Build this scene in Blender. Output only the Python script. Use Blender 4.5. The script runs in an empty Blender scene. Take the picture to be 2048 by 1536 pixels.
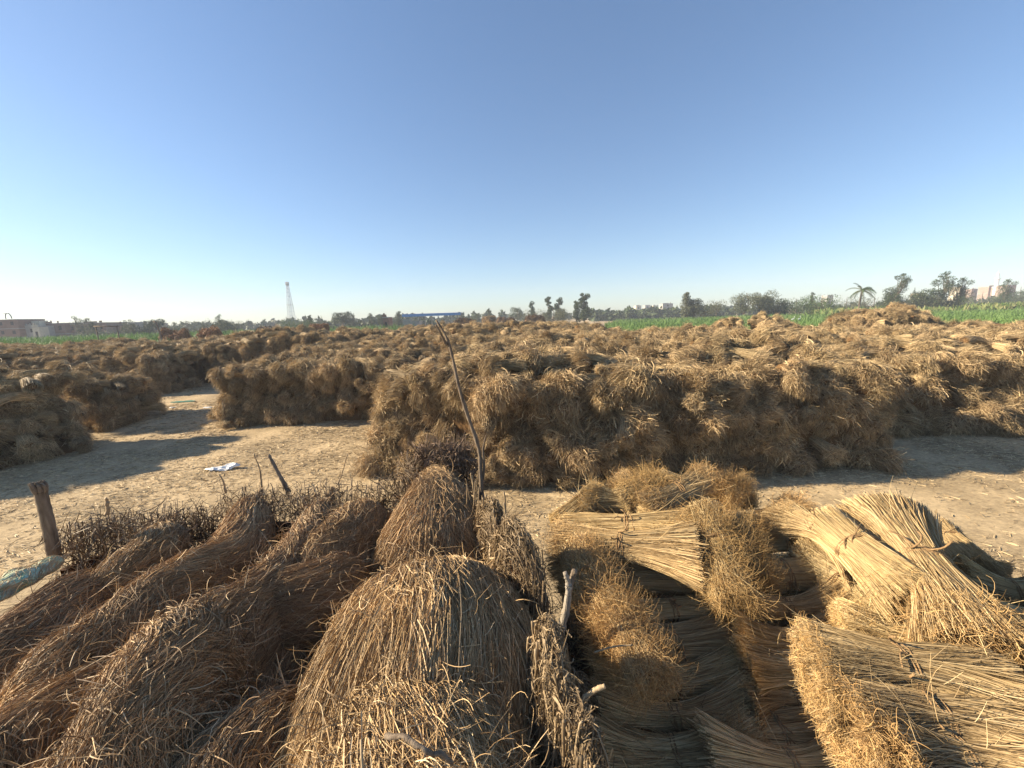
import bpy, math, random
import numpy as np
from mathutils import Matrix, Vector, Euler
R = math.radians
random.seed(7)
rng = np.random.default_rng(7)
sc = bpy.context.scene
col = sc.collection

# ------------------------------------------------------------------ camera
EYE = Vector((0, 0, 4.5))
FPX = 790.0                                   # focal length in pixels of the 2048 px wide photograph
PITCH, ROLL = R(9.6), R(-1.95)
CR = Euler((math.pi/2 - PITCH, 0, 0)).to_matrix() @ Matrix.Rotation(ROLL, 3, 'Z')
cam = bpy.data.cameras.new('camera')
cam.sensor_width = 36
cam.lens = 36 * FPX / 2048
cam.clip_start = 0.05
cam.clip_end = 6000
camo = bpy.data.objects.new('camera', cam)
camo.matrix_world = Matrix.Translation(EYE) @ CR.to_4x4()
col.objects.link(camo)
sc.camera = camo

# ------------------------------------------------------------------ sky, sun, exposure
SUN_EL, SUN_AZ = R(25), R(-87)                # azimuth clockwise from +Y
w = bpy.data.worlds.new('World')
sc.world = w
w.use_nodes = True
wn = w.node_tree
wn.nodes.clear()
sky = wn.nodes.new('ShaderNodeTexSky')
sky.sky_type = 'NISHITA'
sky.sun_disc = False
sky.sun_elevation = SUN_EL
sky.sun_rotation = SUN_AZ
sky.altitude = 10
sky.air_density = 1.0
sky.dust_density = 0.35
sky.ozone_density = 4.5
bg = wn.nodes.new('ShaderNodeBackground')
bg.inputs['Strength'].default_value = 0.085
wo = wn.nodes.new('ShaderNodeOutputWorld')
gam = wn.nodes.new('ShaderNodeGamma'); gam.inputs[1].default_value = 0.86
wn.links.new(sky.outputs[0], gam.inputs[0])
hsv = wn.nodes.new('ShaderNodeHueSaturation'); hsv.inputs['Saturation'].default_value = 1.03; hsv.inputs['Hue'].default_value = .502
wn.links.new(gam.outputs[0], hsv.inputs['Color'])
wn.links.new(hsv.outputs[0], bg.inputs[0])
wn.links.new(bg.outputs[0], wo.inputs[0])

sun = bpy.data.lights.new('sun', 'SUN')
sun.energy = 5.0
sun.angle = R(0.5)
sun.color = (1.0, 0.84, 0.61)
suno = bpy.data.objects.new('sun', sun)
sdir = Vector((math.sin(SUN_AZ)*math.cos(SUN_EL), math.cos(SUN_AZ)*math.cos(SUN_EL), math.sin(SUN_EL)))
suno.rotation_euler = sdir.to_track_quat('Z', 'Y').to_euler()
suno.location = (-20, 5, 15)
col.objects.link(suno)

sc.view_settings.view_transform = 'Standard'
sc.view_settings.look = 'None'
sc.view_settings.exposure = 1.42
sc.view_settings.gamma = 1.0
sc.render.engine = 'CYCLES'
sc.cycles.max_bounces = 5
sc.cycles.diffuse_bounces = 3
sc.cycles.volume_bounces = 0
sc.cycles.use_denoising = True

# ------------------------------------------------------------------ helpers
def px(x, y, d=None, Y=None, z=None, dist=None):
    """a pixel of the photograph -> a point d metres below the eye / at depth Y / at range dist"""
    v = CR @ Vector(((x - 1024) / FPX, -(y - 768) / FPX, -1))
    if z is not None: d = EYE.z - z
    if d is not None: return EYE + v * (d / -v.z)
    if Y is not None: return EYE + v * (Y / v.y)
    return EYE + v.normalized() * dist

def gpos(x, Y, z=0.0):
    """ground point seen in column x at depth Y"""
    v = CR @ Vector(((x - 1024) / FPX, 0.15, -1))
    for _ in range(3):
        p = EYE + v * (Y / v.y)
        # keep the column x while dropping to z
        cvec = CR.transposed() @ (Vector((p.x, p.y, z)) - EYE)
        u = cvec.x / -cvec.z
        v = v + CR @ Vector(((x - 1024) / FPX - u, 0, 0))
    p = EYE + v * (Y / v.y)
    return Vector((p.x, Y, z))

def tag(o, label=None, cat=None, group=None, kind=None):
    if label: o['label'] = label
    if cat: o['category'] = cat
    if group: o['group'] = group
    if kind: o['kind'] = kind
    return o

def empty(name, loc=(0, 0, 0), rz=0.0):
    o = bpy.data.objects.new(name, None)
    o.location = loc
    o.rotation_euler = (0, 0, rz)
    o.empty_display_size = 0.2
    col.objects.link(o)
    return o

def copy_tree(o, parent=None):
    c = o.copy()
    col.objects.link(c)
    if parent is not None: c.parent = parent
    for ch in [k for k in o.children]:
        copy_tree(ch, c)
    return c

class Geo:
    def __init__(s):
        s.v, s.q, s.t, s.mq, s.mt, s.n = [], [], [], [], [], 0
    def add(s, v, q=None, t=None, m=0):
        v = np.asarray(v, dtype=np.float32).reshape(-1, 3)
        if q is not None and len(q):
            q = np.asarray(q, dtype=np.int64).reshape(-1, 4)
            s.q.append(q + s.n); s.mq.append(np.full(len(q), m))
        if t is not None and len(t):
            t = np.asarray(t, dtype=np.int64).reshape(-1, 3)
            s.t.append(t + s.n); s.mt.append(np.full(len(t), m))
        s.v.append(v); s.n += len(v)
        return s
    def mesh(s, name, mats, smooth=True):
        me = bpy.data.meshes.new(name)
        V = np.concatenate(s.v)
        Q = np.concatenate(s.q) if s.q else np.zeros((0, 4), int)
        T = np.concatenate(s.t) if s.t else np.zeros((0, 3), int)
        me.vertices.add(len(V)); me.vertices.foreach_set('co', V.ravel())
        me.loops.add(Q.size + T.size)
        me.loops.foreach_set('vertex_index', np.concatenate([Q.ravel(), T.ravel()]).astype(np.int32))
        me.polygons.add(len(Q) + len(T))
        ls = np.concatenate([np.arange(len(Q))*4, Q.size + np.arange(len(T))*3]).astype(np.int32)
        me.polygons.foreach_set('loop_start', ls)
        mi = np.concatenate([*(s.mq or [np.zeros(0)]), *(s.mt or [np.zeros(0)])]).astype(np.int32)
        me.polygons.foreach_set('material_index', mi)
        me.polygons.foreach_set('use_smooth', np.full(len(Q)+len(T), smooth))
        for m in (mats if isinstance(mats, (list, tuple)) else [mats]): me.materials.append(m)
        me.update(calc_edges=True)
        return me
    def build(s, name, mats, parent=None, smooth=True):
        o = bpy.data.objects.new(name, s.mesh(name, mats, smooth))
        col.objects.link(o)
        if parent is not None: o.parent = parent
        return o
    def box(s, a, b, m=0, rot=None, at=(0, 0, 0)):
        x0, y0, z0 = a; x1, y1, z1 = b
        v = np.array([(x0,y0,z0),(x1,y0,z0),(x1,y1,z0),(x0,y1,z0),(x0,y0,z1),(x1,y0,z1),(x1,y1,z1),(x0,y1,z1)], float)
        if rot is not None: v = v @ np.array(rot).T
        v = v + np.array(at)
        return s.add(v, [(0,3,2,1),(4,5,6,7),(0,1,5,4),(1,2,6,5),(2,3,7,6),(3,0,4,7)], m=m)
    def tube(s, pts, rad, n=8, m=0, cap=True):
        P = np.asarray(pts, float); K = len(P)
        rad = np.broadcast_to(np.asarray(rad, float), (K,))
        T = np.gradient(P, axis=0); T /= np.linalg.norm(T, axis=1)[:, None] + 1e-9
        ref = np.array([0, 0, 1.0]) if abs(T[0][2]) < 0.9 else np.array([1.0, 0, 0])
        S = np.cross(T, ref); S /= np.linalg.norm(S, axis=1)[:, None] + 1e-9
        U = np.cross(S, T)
        a = np.arange(n) * 2 * np.pi / n
        V = P[:, None] + rad[:, None, None] * (np.cos(a)[None, :, None]*S[:, None] + np.sin(a)[None, :, None]*U[:, None])
        q = [(i*n+j, i*n+(j+1) % n, (i+1)*n+(j+1) % n, (i+1)*n+j) for i in range(K-1) for j in range(n)]
        V = V.reshape(-1, 3); t = []
        if cap:
            V = np.concatenate([V, P[:1], P[-1:]])
            t = [(K*n, (j+1) % n, j) for j in range(n)] + [(K*n+1, (K-1)*n+j, (K-1)*n+(j+1) % n) for j in range(n)]
        return s.add(V, q, t, m)
    def ribbons(s, P, w, m=0, r=rng, taper=True, fold=0.45):
        """straws: P (N,K,3) centre lines, V-folded ribbons of half width w"""
        P = np.asarray(P, dtype=np.float32); N, K, _ = P.shape
        if N == 0: return s
        T = np.gradient(P, axis=1); T /= np.linalg.norm(T, axis=2, keepdims=True) + 1e-9
        ref = r.normal(size=(N, 1, 3)).astype(np.float32)
        S = np.cross(T, ref); S /= np.linalg.norm(S, axis=2, keepdims=True) + 1e-9
        U = np.cross(S, T)
        w = np.broadcast_to(np.asarray(w, dtype=np.float32).reshape(-1, 1), (N, K)).copy()
        if taper: w *= (1 - 0.55*np.linspace(0, 1, K)**2)[None]
        w = w[..., None]
        V = np.stack([P - S*w - U*w*fold, P + U*w*fold, P + S*w - U*w*fold], axis=2)   # N,K,3,3
        base = (np.arange(N)*K*3)[:, None] + (np.arange(K-1)*3)[None]
        q = []
        for j in (0, 1):
            q.append(np.stack([base+j, base+j+1, base+j+4, base+j+3], axis=-1).reshape(-1, 4))
        return s.add(V.reshape(-1, 3), np.concatenate(q), m=m)

def sines(seed, n=5, dim=3, f0=1.0, f1=3.0):
    r = np.random.default_rng(seed)
    k = r.normal(size=(n, dim)); k /= np.linalg.norm(k, axis=1)[:, None]
    k *= r.uniform(f0, f1, size=(n, 1)) ; ph = r.uniform(0, 6.28, n)
    def f(*a):
        X = np.stack(np.broadcast_arrays(*a), axis=-1)
        return np.sin(X @ k.T + ph).sum(-1) / math.sqrt(n)
    return f

def unit(v): return v / (np.linalg.norm(v, axis=-1, keepdims=True) + 1e-9)

def curl(N, K, step, r, turn=0.5, start=None, d0=None, pull=None):
    """random-walk polylines"""
    d = unit(r.normal(size=(N, 3))) if d0 is None else unit(d0 + 0.3*r.normal(size=(N, 3)))
    ax = unit(r.normal(size=(N, 3)))
    P = np.zeros((N, K, 3)); P[:, 0] = 0 if start is None else start
    step = np.asarray(step).reshape(-1, 1) if np.ndim(step) else step
    for k in range(1, K):
        d = unit(d + turn*np.cross(ax, d) + 0.25*turn*r.normal(size=(N, 3)))
        if pull is not None: d = unit(d + np.asarray(pull))
        P[:, k] = P[:, k-1] + d*step
    return P

# ------------------------------------------------------------------ materials
def newmat(name):
    m = bpy.data.materials.new(name); m.use_nodes = True
    nt = m.node_tree; nt.nodes.clear()
    out = nt.nodes.new('ShaderNodeOutputMaterial')
    b = nt.nodes.new('ShaderNodeBsdfPrincipled')
    nt.links.new(b.outputs[0], out.inputs[0])
    b.inputs['Roughness'].default_value = 0.85
    b.inputs['Specular IOR Level'].default_value = 0.2
    return m, nt, b, out

def ramp(nt, stops):
    r = nt.nodes.new('ShaderNodeValToRGB')
    els = r.color_ramp.elements
    while len(els) < len(stops): els.new(0.5)
    for e, (p, c) in zip(els, stops):
        e.position = p; e.color = (*c, 1)
    return r

def straw_mat(name, cols, var=0.25, rough=0.6, spec=0.25, trans=0.0, hue=0.003):
    """every straw its own colour, every bundle its own tone"""
    m, nt, b, out = newmat(name)
    L = nt.links.new
    g = nt.nodes.new('ShaderNodeNewGeometry')
    n = len(cols)
    r = ramp(nt, [(i/(n-1), c) for i, c in enumerate(cols)])
    L(g.outputs['Random Per Island'], r.inputs[0])
    oi = nt.nodes.new('ShaderNodeObjectInfo')
    hs = nt.nodes.new('ShaderNodeHueSaturation')
    mr = nt.nodes.new('ShaderNodeMapRange')
    mr.inputs['To Min'].default_value = 1-var; mr.inputs['To Max'].default_value = 1+var
    L(oi.outputs['Random'], mr.inputs[0])
    mh = nt.nodes.new('ShaderNodeMapRange')
    mh.inputs['To Min'].default_value = 0.5-hue; mh.inputs['To Max'].default_value = 0.5+hue
    wn_ = nt.nodes.new('ShaderNodeTexWhiteNoise'); wn_.noise_dimensions = '1D'
    L(oi.outputs['Random'], wn_.inputs['W'])
    L(wn_.outputs['Value'], mh.inputs[0])
    # weathered patches with a size of their own
    tc = nt.nodes.new('ShaderNodeTexCoord')
    no = nt.nodes.new('ShaderNodeTexNoise'); no.inputs['Scale'].default_value = 2.2; no.inputs['Detail'].default_value = 3
    L(tc.outputs['Object'], no.inputs['Vector'])
    mv = nt.nodes.new('ShaderNodeMapRange'); mv.inputs['From Min'].default_value = 0.35; mv.inputs['From Max'].default_value = 0.65
    mv.inputs['To Min'].default_value = 0.78; mv.inputs['To Max'].default_value = 1.16
    L(no.outputs[0], mv.inputs[0])
    mu = nt.nodes.new('ShaderNodeMath'); mu.operation = 'MULTIPLY'
    L(mr.outputs[0], mu.inputs[0]); L(mv.outputs[0], mu.inputs[1])
    L(r.outputs[0], hs.inputs['Color']); L(mu.outputs[0], hs.inputs['Value']); L(mh.outputs[0], hs.inputs['Hue'])
    L(hs.outputs[0], b.inputs['Base Color'])
    b.inputs['Roughness'].default_value = rough
    b.inputs['Specular IOR Level'].default_value = spec
    if trans:
        tr = nt.nodes.new('ShaderNodeBsdfTranslucent'); mx = nt.nodes.new('ShaderNodeMixShader')
        mx.inputs[0].default_value = trans
        L(hs.outputs[0], tr.inputs[0]); L(b.outputs[0], mx.inputs[1]); L(tr.outputs[0], mx.inputs[2]); L(mx.outputs[0], out.inputs[0])
    return m

def noise_mat(name, c0, c1, scale=6, rough=0.9, bump=0.0, detail=6, coord='Object', stretch=(1, 1, 1), spec=0.15):
    m, nt, b, out = newmat(name)
    L = nt.links.new
    tc = nt.nodes.new('ShaderNodeTexCoord'); mp = nt.nodes.new('ShaderNodeMapping')
    mp.inputs['Scale'].default_value = stretch
    no = nt.nodes.new('ShaderNodeTexNoise')
    no.inputs['Scale'].default_value = scale; no.inputs['Detail'].default_value = detail; no.inputs['Roughness'].default_value = 0.65
    L(tc.outputs[coord], mp.inputs[0]); L(mp.outputs[0], no.inputs['Vector'])
    r = ramp(nt, [(0.3, c0), (0.7, c1)])
    L(no.outputs[0], r.inputs[0]); L(r.outputs[0], b.inputs['Base Color'])
    b.inputs['Roughness'].default_value = rough; b.inputs['Specular IOR Level'].default_value = spec
    if bump:
        bp = nt.nodes.new('ShaderNodeBump'); bp.inputs['Strength'].default_value = bump; bp.inputs['Distance'].default_value = 0.05
        L(no.outputs[0], bp.inputs['Height']); L(bp.outputs[0], b.inputs['Normal'])
    return m

M = {}
M['gold'] = straw_mat('golden_straw', [(.20, .125, .055), (.46, .325, .16), (.58, .43, .22), (.70, .54, .30), (.50, .36, .175)], var=.13, trans=.12)
M['head'] = straw_mat('seed_head_straw', [(.20, .115, .045), (.45, .28, .115), (.60, .41, .185), (.38, .23, .09)], var=.12, trans=.12)
M['tan'] = straw_mat('weathered_straw', [(.12, .08, .04), (.44, .325, .18), (.62, .475, .275), (.33, .235, .125), (.74, .59, .36)], var=.24, trans=.08)
M['shag'] = straw_mat('shaggy_straw', [(.11, .07, .035), (.38, .27, .145), (.57, .43, .24), (.29, .20, .105), (.72, .57, .34)], var=.24, trans=.08)
M['brown'] = straw_mat('brown_straw', [(.07, .035, .016), (.33, .21, .105), (.48, .325, .17), (.21, .12, .056), (.60, .43, .24)], var=.10, rough=.55, spec=.25)
M['pale'] = straw_mat('pale_straw', [(.36, .24, .13), (.52, .38, .22), (.62, .48, .30)], var=.08)
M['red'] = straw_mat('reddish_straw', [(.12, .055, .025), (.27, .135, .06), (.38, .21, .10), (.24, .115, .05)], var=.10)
M['dark'] = straw_mat('dark_weathered_shade_straw', [(.07, .045, .028), (.15, .10, .062), (.22, .15, .10), (.12, .08, .05)], var=.10)  # dark straw tone; on the shaded stack it puts the shade into the colour
M['core'] = noise_mat('packed_straw', (.09, .05, .022), (.24, .14, .06), scale=30, stretch=(1, 4, 4), bump=.6)
M['corebrown'] = noise_mat('packed_brown_straw', (.045, .022, .012), (.12, .06, .03), scale=30, bump=.6)
M['stalk'] = straw_mat('dry_stalk', [(.08, .055, .03), (.26, .185, .105), (.40, .30, .18), (.18, .125, .07)], var=.05)
M['stalkdark'] = straw_mat('dark_dry_stalk', [(.05, .035, .02), (.17, .12, .07), (.34, .245, .15), (.11, .075, .042)], var=.05)
M['wood'] = noise_mat('weathered_wood', (.09, .065, .045), (.25, .20, .15), scale=14, stretch=(3, 3, .4), bump=.5)
M['greywood'] = noise_mat('grey_bark', (.16, .135, .105), (.40, .35, .28), scale=18, stretch=(2, 2, .5), bump=.5)
M['twine'] = noise_mat('twine', (.16, .10, .05), (.34, .22, .11), scale=80, bump=.3)
M['plastic'] = noise_mat('white_plastic', (.62, .62, .60), (.80, .80, .78), scale=5, rough=.4, spec=.4)

# ------------------------------------------------------------------ a straw-covered body swept along a spine
def crspline(P, n):
    P = np.asarray(P, float)
    Q = np.concatenate([2*P[:1]-P[1:2], P, 2*P[-1:]-P[-2:-1]])
    t = np.linspace(0, len(P)-1, n); i = np.minimum(t.astype(int), len(P)-2); f = (t-i)[:, None]
    a, b, c, d = Q[i], Q[i+1], Q[i+2], Q[i+3]
    return .5*((2*b)+(c-a)*f+(2*a-5*b+4*c-d)*f**2+(-a+3*b-3*c+d)*f**3)

class Body:
    def __init__(s, pts, ra, rb, seed=0, lump=.12, endp=5, lf=5.0):
        s.n = 120
        s.C = crspline(pts, s.n)
        T = unit(np.gradient(s.C, axis=0))
        S = unit(np.cross(T, np.array([0, 0, 1.0]))); U = np.cross(S, T)
        s.T, s.S, s.U = T, S, U
        u = np.linspace(0, 1, s.n)
        g = lambda r: np.interp(u, np.linspace(0, 1, len(r)), r) if np.ndim(r) else np.full(s.n, float(r))
        e = (1 - np.abs(2*u-1)**endp).clip(0, 1)**0.5
        s.ra, s.rb = g(ra)*e + .004, g(rb)*e + .004
        s.len = np.linalg.norm(np.diff(s.C, axis=0), axis=1).sum()
        s.nz = sines(seed*7+1, 7, 3, lf*.5, lf*1.8); s.lump = lump; s.seed = seed
    def at(s, u, phi, lift=0.0):
        x = np.clip(u, 0, 1)*(s.n-1); i = np.minimum(x.astype(int), s.n-2); f = (x-i)[..., None]
        lp = lambda A: A[i]*(1-f)+A[i+1]*f
        C, S, U, T = lp(s.C), lp(s.S), lp(s.U), lp(s.T)
        ra = np.interp(x, np.arange(s.n), s.ra); rb = np.interp(x, np.arange(s.n), s.rb)
        k = 1 + s.lump*s.nz(x/(s.n-1)*s.len, ra*np.cos(phi)*1.5, ra*np.sin(phi)*1.5)
        over = (np.maximum(u-1, 0) + np.minimum(u, 0))[..., None]*s.len
        return C + S*((ra*k+lift)*np.cos(phi))[..., None] + U*((rb*k+lift)*np.sin(phi))[..., None] + T*over
    def core(s, g, m, k=.95, nu=36, nphi=22):
        u, p = np.meshgrid(np.linspace(0, 1, nu), np.arange(nphi)*2*np.pi/nphi, indexing='ij')
        c = s.at(u, p*0, 0); 
        V = s.at(u, p); ctr = s.C[(np.linspace(0, 1, nu)*(s.n-1)).astype(int)][:, None]
        V = ctr + (V-ctr)*k
        q = [(i*nphi+j, i*nphi+(j+1) % nphi, (i+1)*nphi+(j+1) % nphi, (i+1)*nphi+j) for i in range(nu-1) for j in range(nphi)]
        g.add(V, q, m=m)
    def straw(s, g, N, L=.22, w=.002, flow=0.0, fan=0.0, spread=.35, lift=(0, .012), K=6, m=0, phi=(-.35, 3.5), wander=.5, fl=6.0, ends=.0, jit=.0):
        r = np.random.default_rng(s.seed*31+int(N))
        u = r.uniform(-.01, 1.01, N); p = r.uniform(phi[0], phi[1], N)
        fz = sines(s.seed*13+5, 6, 2, fl*.5, fl*1.5)
        a = flow + spread*r.normal(size=N)
        h = r.uniform(lift[0], lift[1], N)**1.0
        Ls = L*r.uniform(.55, 1.35, N); st = Ls/(K-1)
        bend = r.normal(size=N)*.12
        U_, P_, H_ = [], [], []
        u = u - .5*Ls/s.len*np.cos(a)
        tilt = r.normal(size=N)*ends
        for k in range(K):
            U_.append(u); P_.append(p); H_.append(h + tilt*abs(k-(K-1)/2)*2/K)
            aa = a + wander*fz(u*s.len, p*.3) + bend*k
            rr = np.interp(np.clip(u, 0, 1)*(s.n-1), np.arange(s.n), (s.ra+s.rb)/2).clip(.06)
            dv = np.cos(aa); dl = np.sin(aa) + fan*(-np.cos(p))
            nn = np.sqrt(dv*dv+dl*dl)+1e-6
            u = u + st*dv/nn/s.len; p = p + st*dl/nn/rr
        P = s.at(np.stack(U_, 1), np.stack(P_, 1), np.stack(H_, 1))
        if jit: P = P + np.cumsum(r.normal(size=P.shape), axis=1)*jit
        g.ribbons(P, w*r.uniform(.6, 1.4, N), m=m, r=r)
    def curls(s, g, N, step=.02, w=.002, K=8, m=0, phi=(.2, 3.0), turn=.35, lift=.0, urange=(0, 1)):
        r = np.random.default_rng(s.seed*17+int(N)+3)
        u = r.uniform(urange[0], urange[1], N); p = r.uniform(phi[0], phi[1], N)
        P0 = s.at(u, p, np.full(N, lift)); ctr = s.C[(np.clip(u, 0, 1)*(s.n-1)).astype(int)]
        out = unit(P0-ctr)
        d0 = unit(np.cross(out, r.normal(size=(N, 3)))) + .35*out
        P = curl(N, K, step*r.uniform(.6, 1.4, N), r, turn, P0, d0, pull=(0, 0, -.05))
        g.ribbons(P, w*r.uniform(.6, 1.4, N), m=m, r=r)

# ------------------------------------------------------------------ tied flax bundle (axis X, length 1, centre at the tie)
def tie_geo(y=.11, z=.09, loops=3, seed=0, r=.0055):
    g = Geo(); q = np.random.default_rng(seed)
    for i in range(loops):
        a = np.linspace(0, 2*np.pi, 26)
        off = (i-(loops-1)/2)*.018; sk = q.normal()*.015
        P = np.stack([off + sk*np.sin(a+q.uniform(0, 6)) + .003*q.normal(size=26), (y+.006)*np.cos(a), (z+.006)*np.sin(a)], 1)
        g.tube(P, r, 6, cap=False)
    for i in range(3):
        P = curl(1, 7, .02, q, .4, np.array([[0, .3*y*q.normal(), z+.004]]), np.array([[q.normal(), q.normal(), .5]]), pull=(0, 0, -.12))[0]
        g.tube(P, r*.8, 5)
    return g

def bundle_geo(seed, N=2600, waist=.095, flare=.17, heads=1.0, w=.0016, K=7, mess=.25, flat=.8, hspan=(.30, .52), headN=1100, both=False, bend=.0, sag=.06, hl=.10):
    r = np.random.default_rng(seed); g = Geo()
    def prof(t):                       # half thickness along the bundle
        return waist + (flare-waist)*np.abs(t*2)**1.5
    def pos(t, rho, ph):
        R_ = prof(t)*rho
        return np.stack([t, R_*np.cos(ph) + bend*t*t*4*.1, R_*np.sin(ph)*flat - sag*t*t*4], -1)
    # body of packed straw
    tt, pp = np.meshgrid(np.linspace(-.46, .44, 22), np.arange(18)*2*np.pi/18, indexing='ij')
    k = .86*np.where(np.abs(tt) > .42, .35, np.where(np.abs(tt) > .37, .75, 1))
    V = pos(tt, k*np.ones_like(tt), pp)
    q = [(i*18+j, i*18+(j+1) % 18, (i+1)*18+(j+1) % 18, (i+1)*18+j) for i in range(21) for j in range(18)]
    c0, c1 = len(V.reshape(-1, 3)), len(V.reshape(-1, 3))+1
    VV = np.concatenate([V.reshape(-1, 3), V[0].mean(0)[None], V[-1].mean(0)[None]])
    g.add(VV, q, [(c0, (j+1) % 18, j) for j in range(18)] + [(c1, 21*18+j, 21*18+(j+1) % 18) for j in range(18)], m=2)
    fz = sines(seed+99, 6, 2, 3, 8)
    # combed straws
    rho = r.uniform(.84, 1.06, N); rho[:N//6] = np.sqrt(r.uniform(0, .8, N//6)); ph = r.uniform(0, 2*np.pi, N)
    t0 = -.5 + r.exponential(.02, N)*1.0 - r.uniform(0, .03, N); t1 = .46 + r.uniform(-.12, .08, N)
    short = r.random(N) < .35
    mid = r.uniform(-.3, .3, N); half = r.uniform(.12, .3, N)
    t0 = np.where(short, mid-half, t0); t1 = np.where(short, mid+half, t1)
    s = np.linspace(0, 1, K)[None]
    t = t0[:, None]*(1-s) + t1[:, None]*s
    phx = ph[:, None] + (r.normal(size=N)*mess*.5)[:, None]*t*1.6 + .10*fz(t*1.0, np.broadcast_to(ph[:, None], t.shape))
    rx = rho[:, None] + (r.normal(size=N)*.05)[:, None]*np.abs(t)*2 + .03*r.normal(size=t.shape)*np.abs(t)
    P = pos(t, rx*(1+.05*fz(np.broadcast_to(ph[:, None]*1.5, t.shape), t)), phx)
    g.ribbons(P, w*r.uniform(.6, 1.5, N), m=0, r=r)
    # loose ones that stick out
    n2 = N//45
    st = np.stack([r.uniform(-.45, .45, n2), np.zeros(n2), np.zeros(n2)], 1); ph = r.uniform(0, 6.28, n2)
    st = pos(st[:, 0], np.ones(n2), ph)
    d0 = np.stack([np.sign(st[:, 0])*1.2, r.normal(size=n2)*.5, r.normal(size=n2)*.4], 1)
    g.ribbons(curl(n2, 6, r.uniform(.02, .055, n2), r, .12, st, d0), w*.9, m=0, r=r)
    # seed-head tangle
    for sgn in ((1, -1) if both else (1,)):
        n3 = int(headN*heads)
        tt = sgn*r.uniform(hspan[0], hspan[1], n3) ; rho = np.sqrt(r.uniform(.15, 1.15, n3)); ph = r.uniform(0, 6.28, n3)
        st = pos(tt, rho, ph)
        out = unit(st*np.array([0, 1, 1])+1e-6)
        d0 = out*.55 + np.array([sgn*.9, 0, 0]) + .5*r.normal(size=(n3, 3))
        g.ribbons(curl(n3, 7, r.uniform(.4, 1.3, n3)*hl/6, r, .42, st, d0, pull=(0, 0, -.07)), w*.75, m=1, r=r)
    return g

def mop_geo(seed, N=900, w=.0042, K=7, spread=.26, droop=1.0, core=True, tangN=420, comb=.4):
    """head end of a bundle pushed out of a stack: +X points outward; straws spill out and droop"""
    r = np.random.default_rng(seed); g = Geo()
    f = sines(seed+3, 6, 3, 6, 14)
    if core:
        u, v = np.meshgrid(np.linspace(.02, np.pi-.02, 12), np.arange(16)*2*np.pi/16, indexing='ij')
        D = np.stack([np.cos(u), np.sin(u)*np.cos(v), np.sin(u)*np.sin(v)], -1)
        k = 1 + .16*f(D[..., 0]*.3, D[..., 1]*.3, D[..., 2]*.3)
        V = D*k[..., None]*np.array([.27, spread*.66, spread*.60]) + np.array([-.14, 0, -.02])
        q = [(i*16+j, (i+1)*16+j, (i+1)*16+(j+1) % 16, i*16+(j+1) % 16) for i in range(11) for j in range(16)]
        g.add(V, q, m=2)
    ncl = 9                                         # locks: straws of one lock lie together
    cc = np.stack([r.normal(size=ncl)*.6, r.normal(size=ncl)*.55], 1)*spread
    cd = np.stack([r.uniform(.3, 1.2, ncl), r.normal(size=ncl)*.42, r.normal(size=ncl)*.35+.15], 1)
    cg = r.uniform(.12, .50, ncl)*droop
    ci = r.integers(0, ncl, N)
    off = r.normal(size=(N, 2))*.30*spread
    st = np.stack([-.22 + r.uniform(-.1, .12, N), cc[ci, 0]*.7+off[:, 0], cc[ci, 1]*.7+off[:, 1]], 1)
    d = unit(cd[ci] + np.stack([np.zeros(N), off[:, 0]*2.0, off[:, 1]*2.0], 1) + comb*.14*r.normal(size=(N, 3)))
    step = r.uniform(.035, .085, N)[:, None]
    P = np.zeros((N, K, 3)); P[:, 0] = st
    ax = unit(r.normal(size=(N, 3)))*r.uniform(0, .35, N)[:, None]
    for k in range(1, K):
        d = unit(d + np.array([0, 0, -1])*cg[ci][:, None] + np.cross(ax, d)*(k > 2) + .05*r.normal(size=(N, 3)))
        P[:, k] = P[:, k-1] + d*step
    g.ribbons(P, w*np.exp(.5*r.normal(size=N)), m=0, r=r)
    D = unit(r.normal(size=(tangN, 3))); D[:, 0] = np.abs(D[:, 0])*r.choice([1, 1, 1, -.6], tangN)
    k = 1 + .18*f(D[:, 0]*.3, D[:, 1]*.3, D[:, 2]*.3)
    S_ = D*k[:, None]*np.array([.34, spread*.98, spread*.88]) + np.array([-.10, 0, -.02])
    d0 = unit(np.cross(D, r.normal(size=(tangN, 3)))) + .25*D
    g.ribbons(curl(tangN, 6, r.uniform(.02, .055, tangN), r, .30, S_, d0, pull=(0, 0, -.28)), w*.8*np.exp(.5*r.normal(size=tangN)), m=0, r=r)
    return g

SHAG = [M['shag'], M['shag'], M['core']]
TAN = [M['tan'], M['tan'], M['core']]
mop_meshes = [mop_geo(100+i, N=1300, tangN=700, spread=(.24, .28, .25, .30, .26, .28)[i], droop=(1, .6, 1.4, .8, 1.1, .3)[i], comb=(.4, .3, .5, 1.0, .3, .6)[i]).mesh('shaggy_bundle', SHAG) for i in range(6)]
lie_meshes = [bundle_geo(200+i, N=1000, waist=(.12, .15, .13, .16)[i], flare=(.19, .22, .2, .2)[i], w=.0045, K=6, mess=(.5, 1.0, 1.3, .8)[i], headN=420, bend=(.6, -.8, .3, 0)[i], sag=(.10, .14, .06, .16)[i], hl=.2).mesh('lying_bundle', TAN) for i in range(4)]

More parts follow.
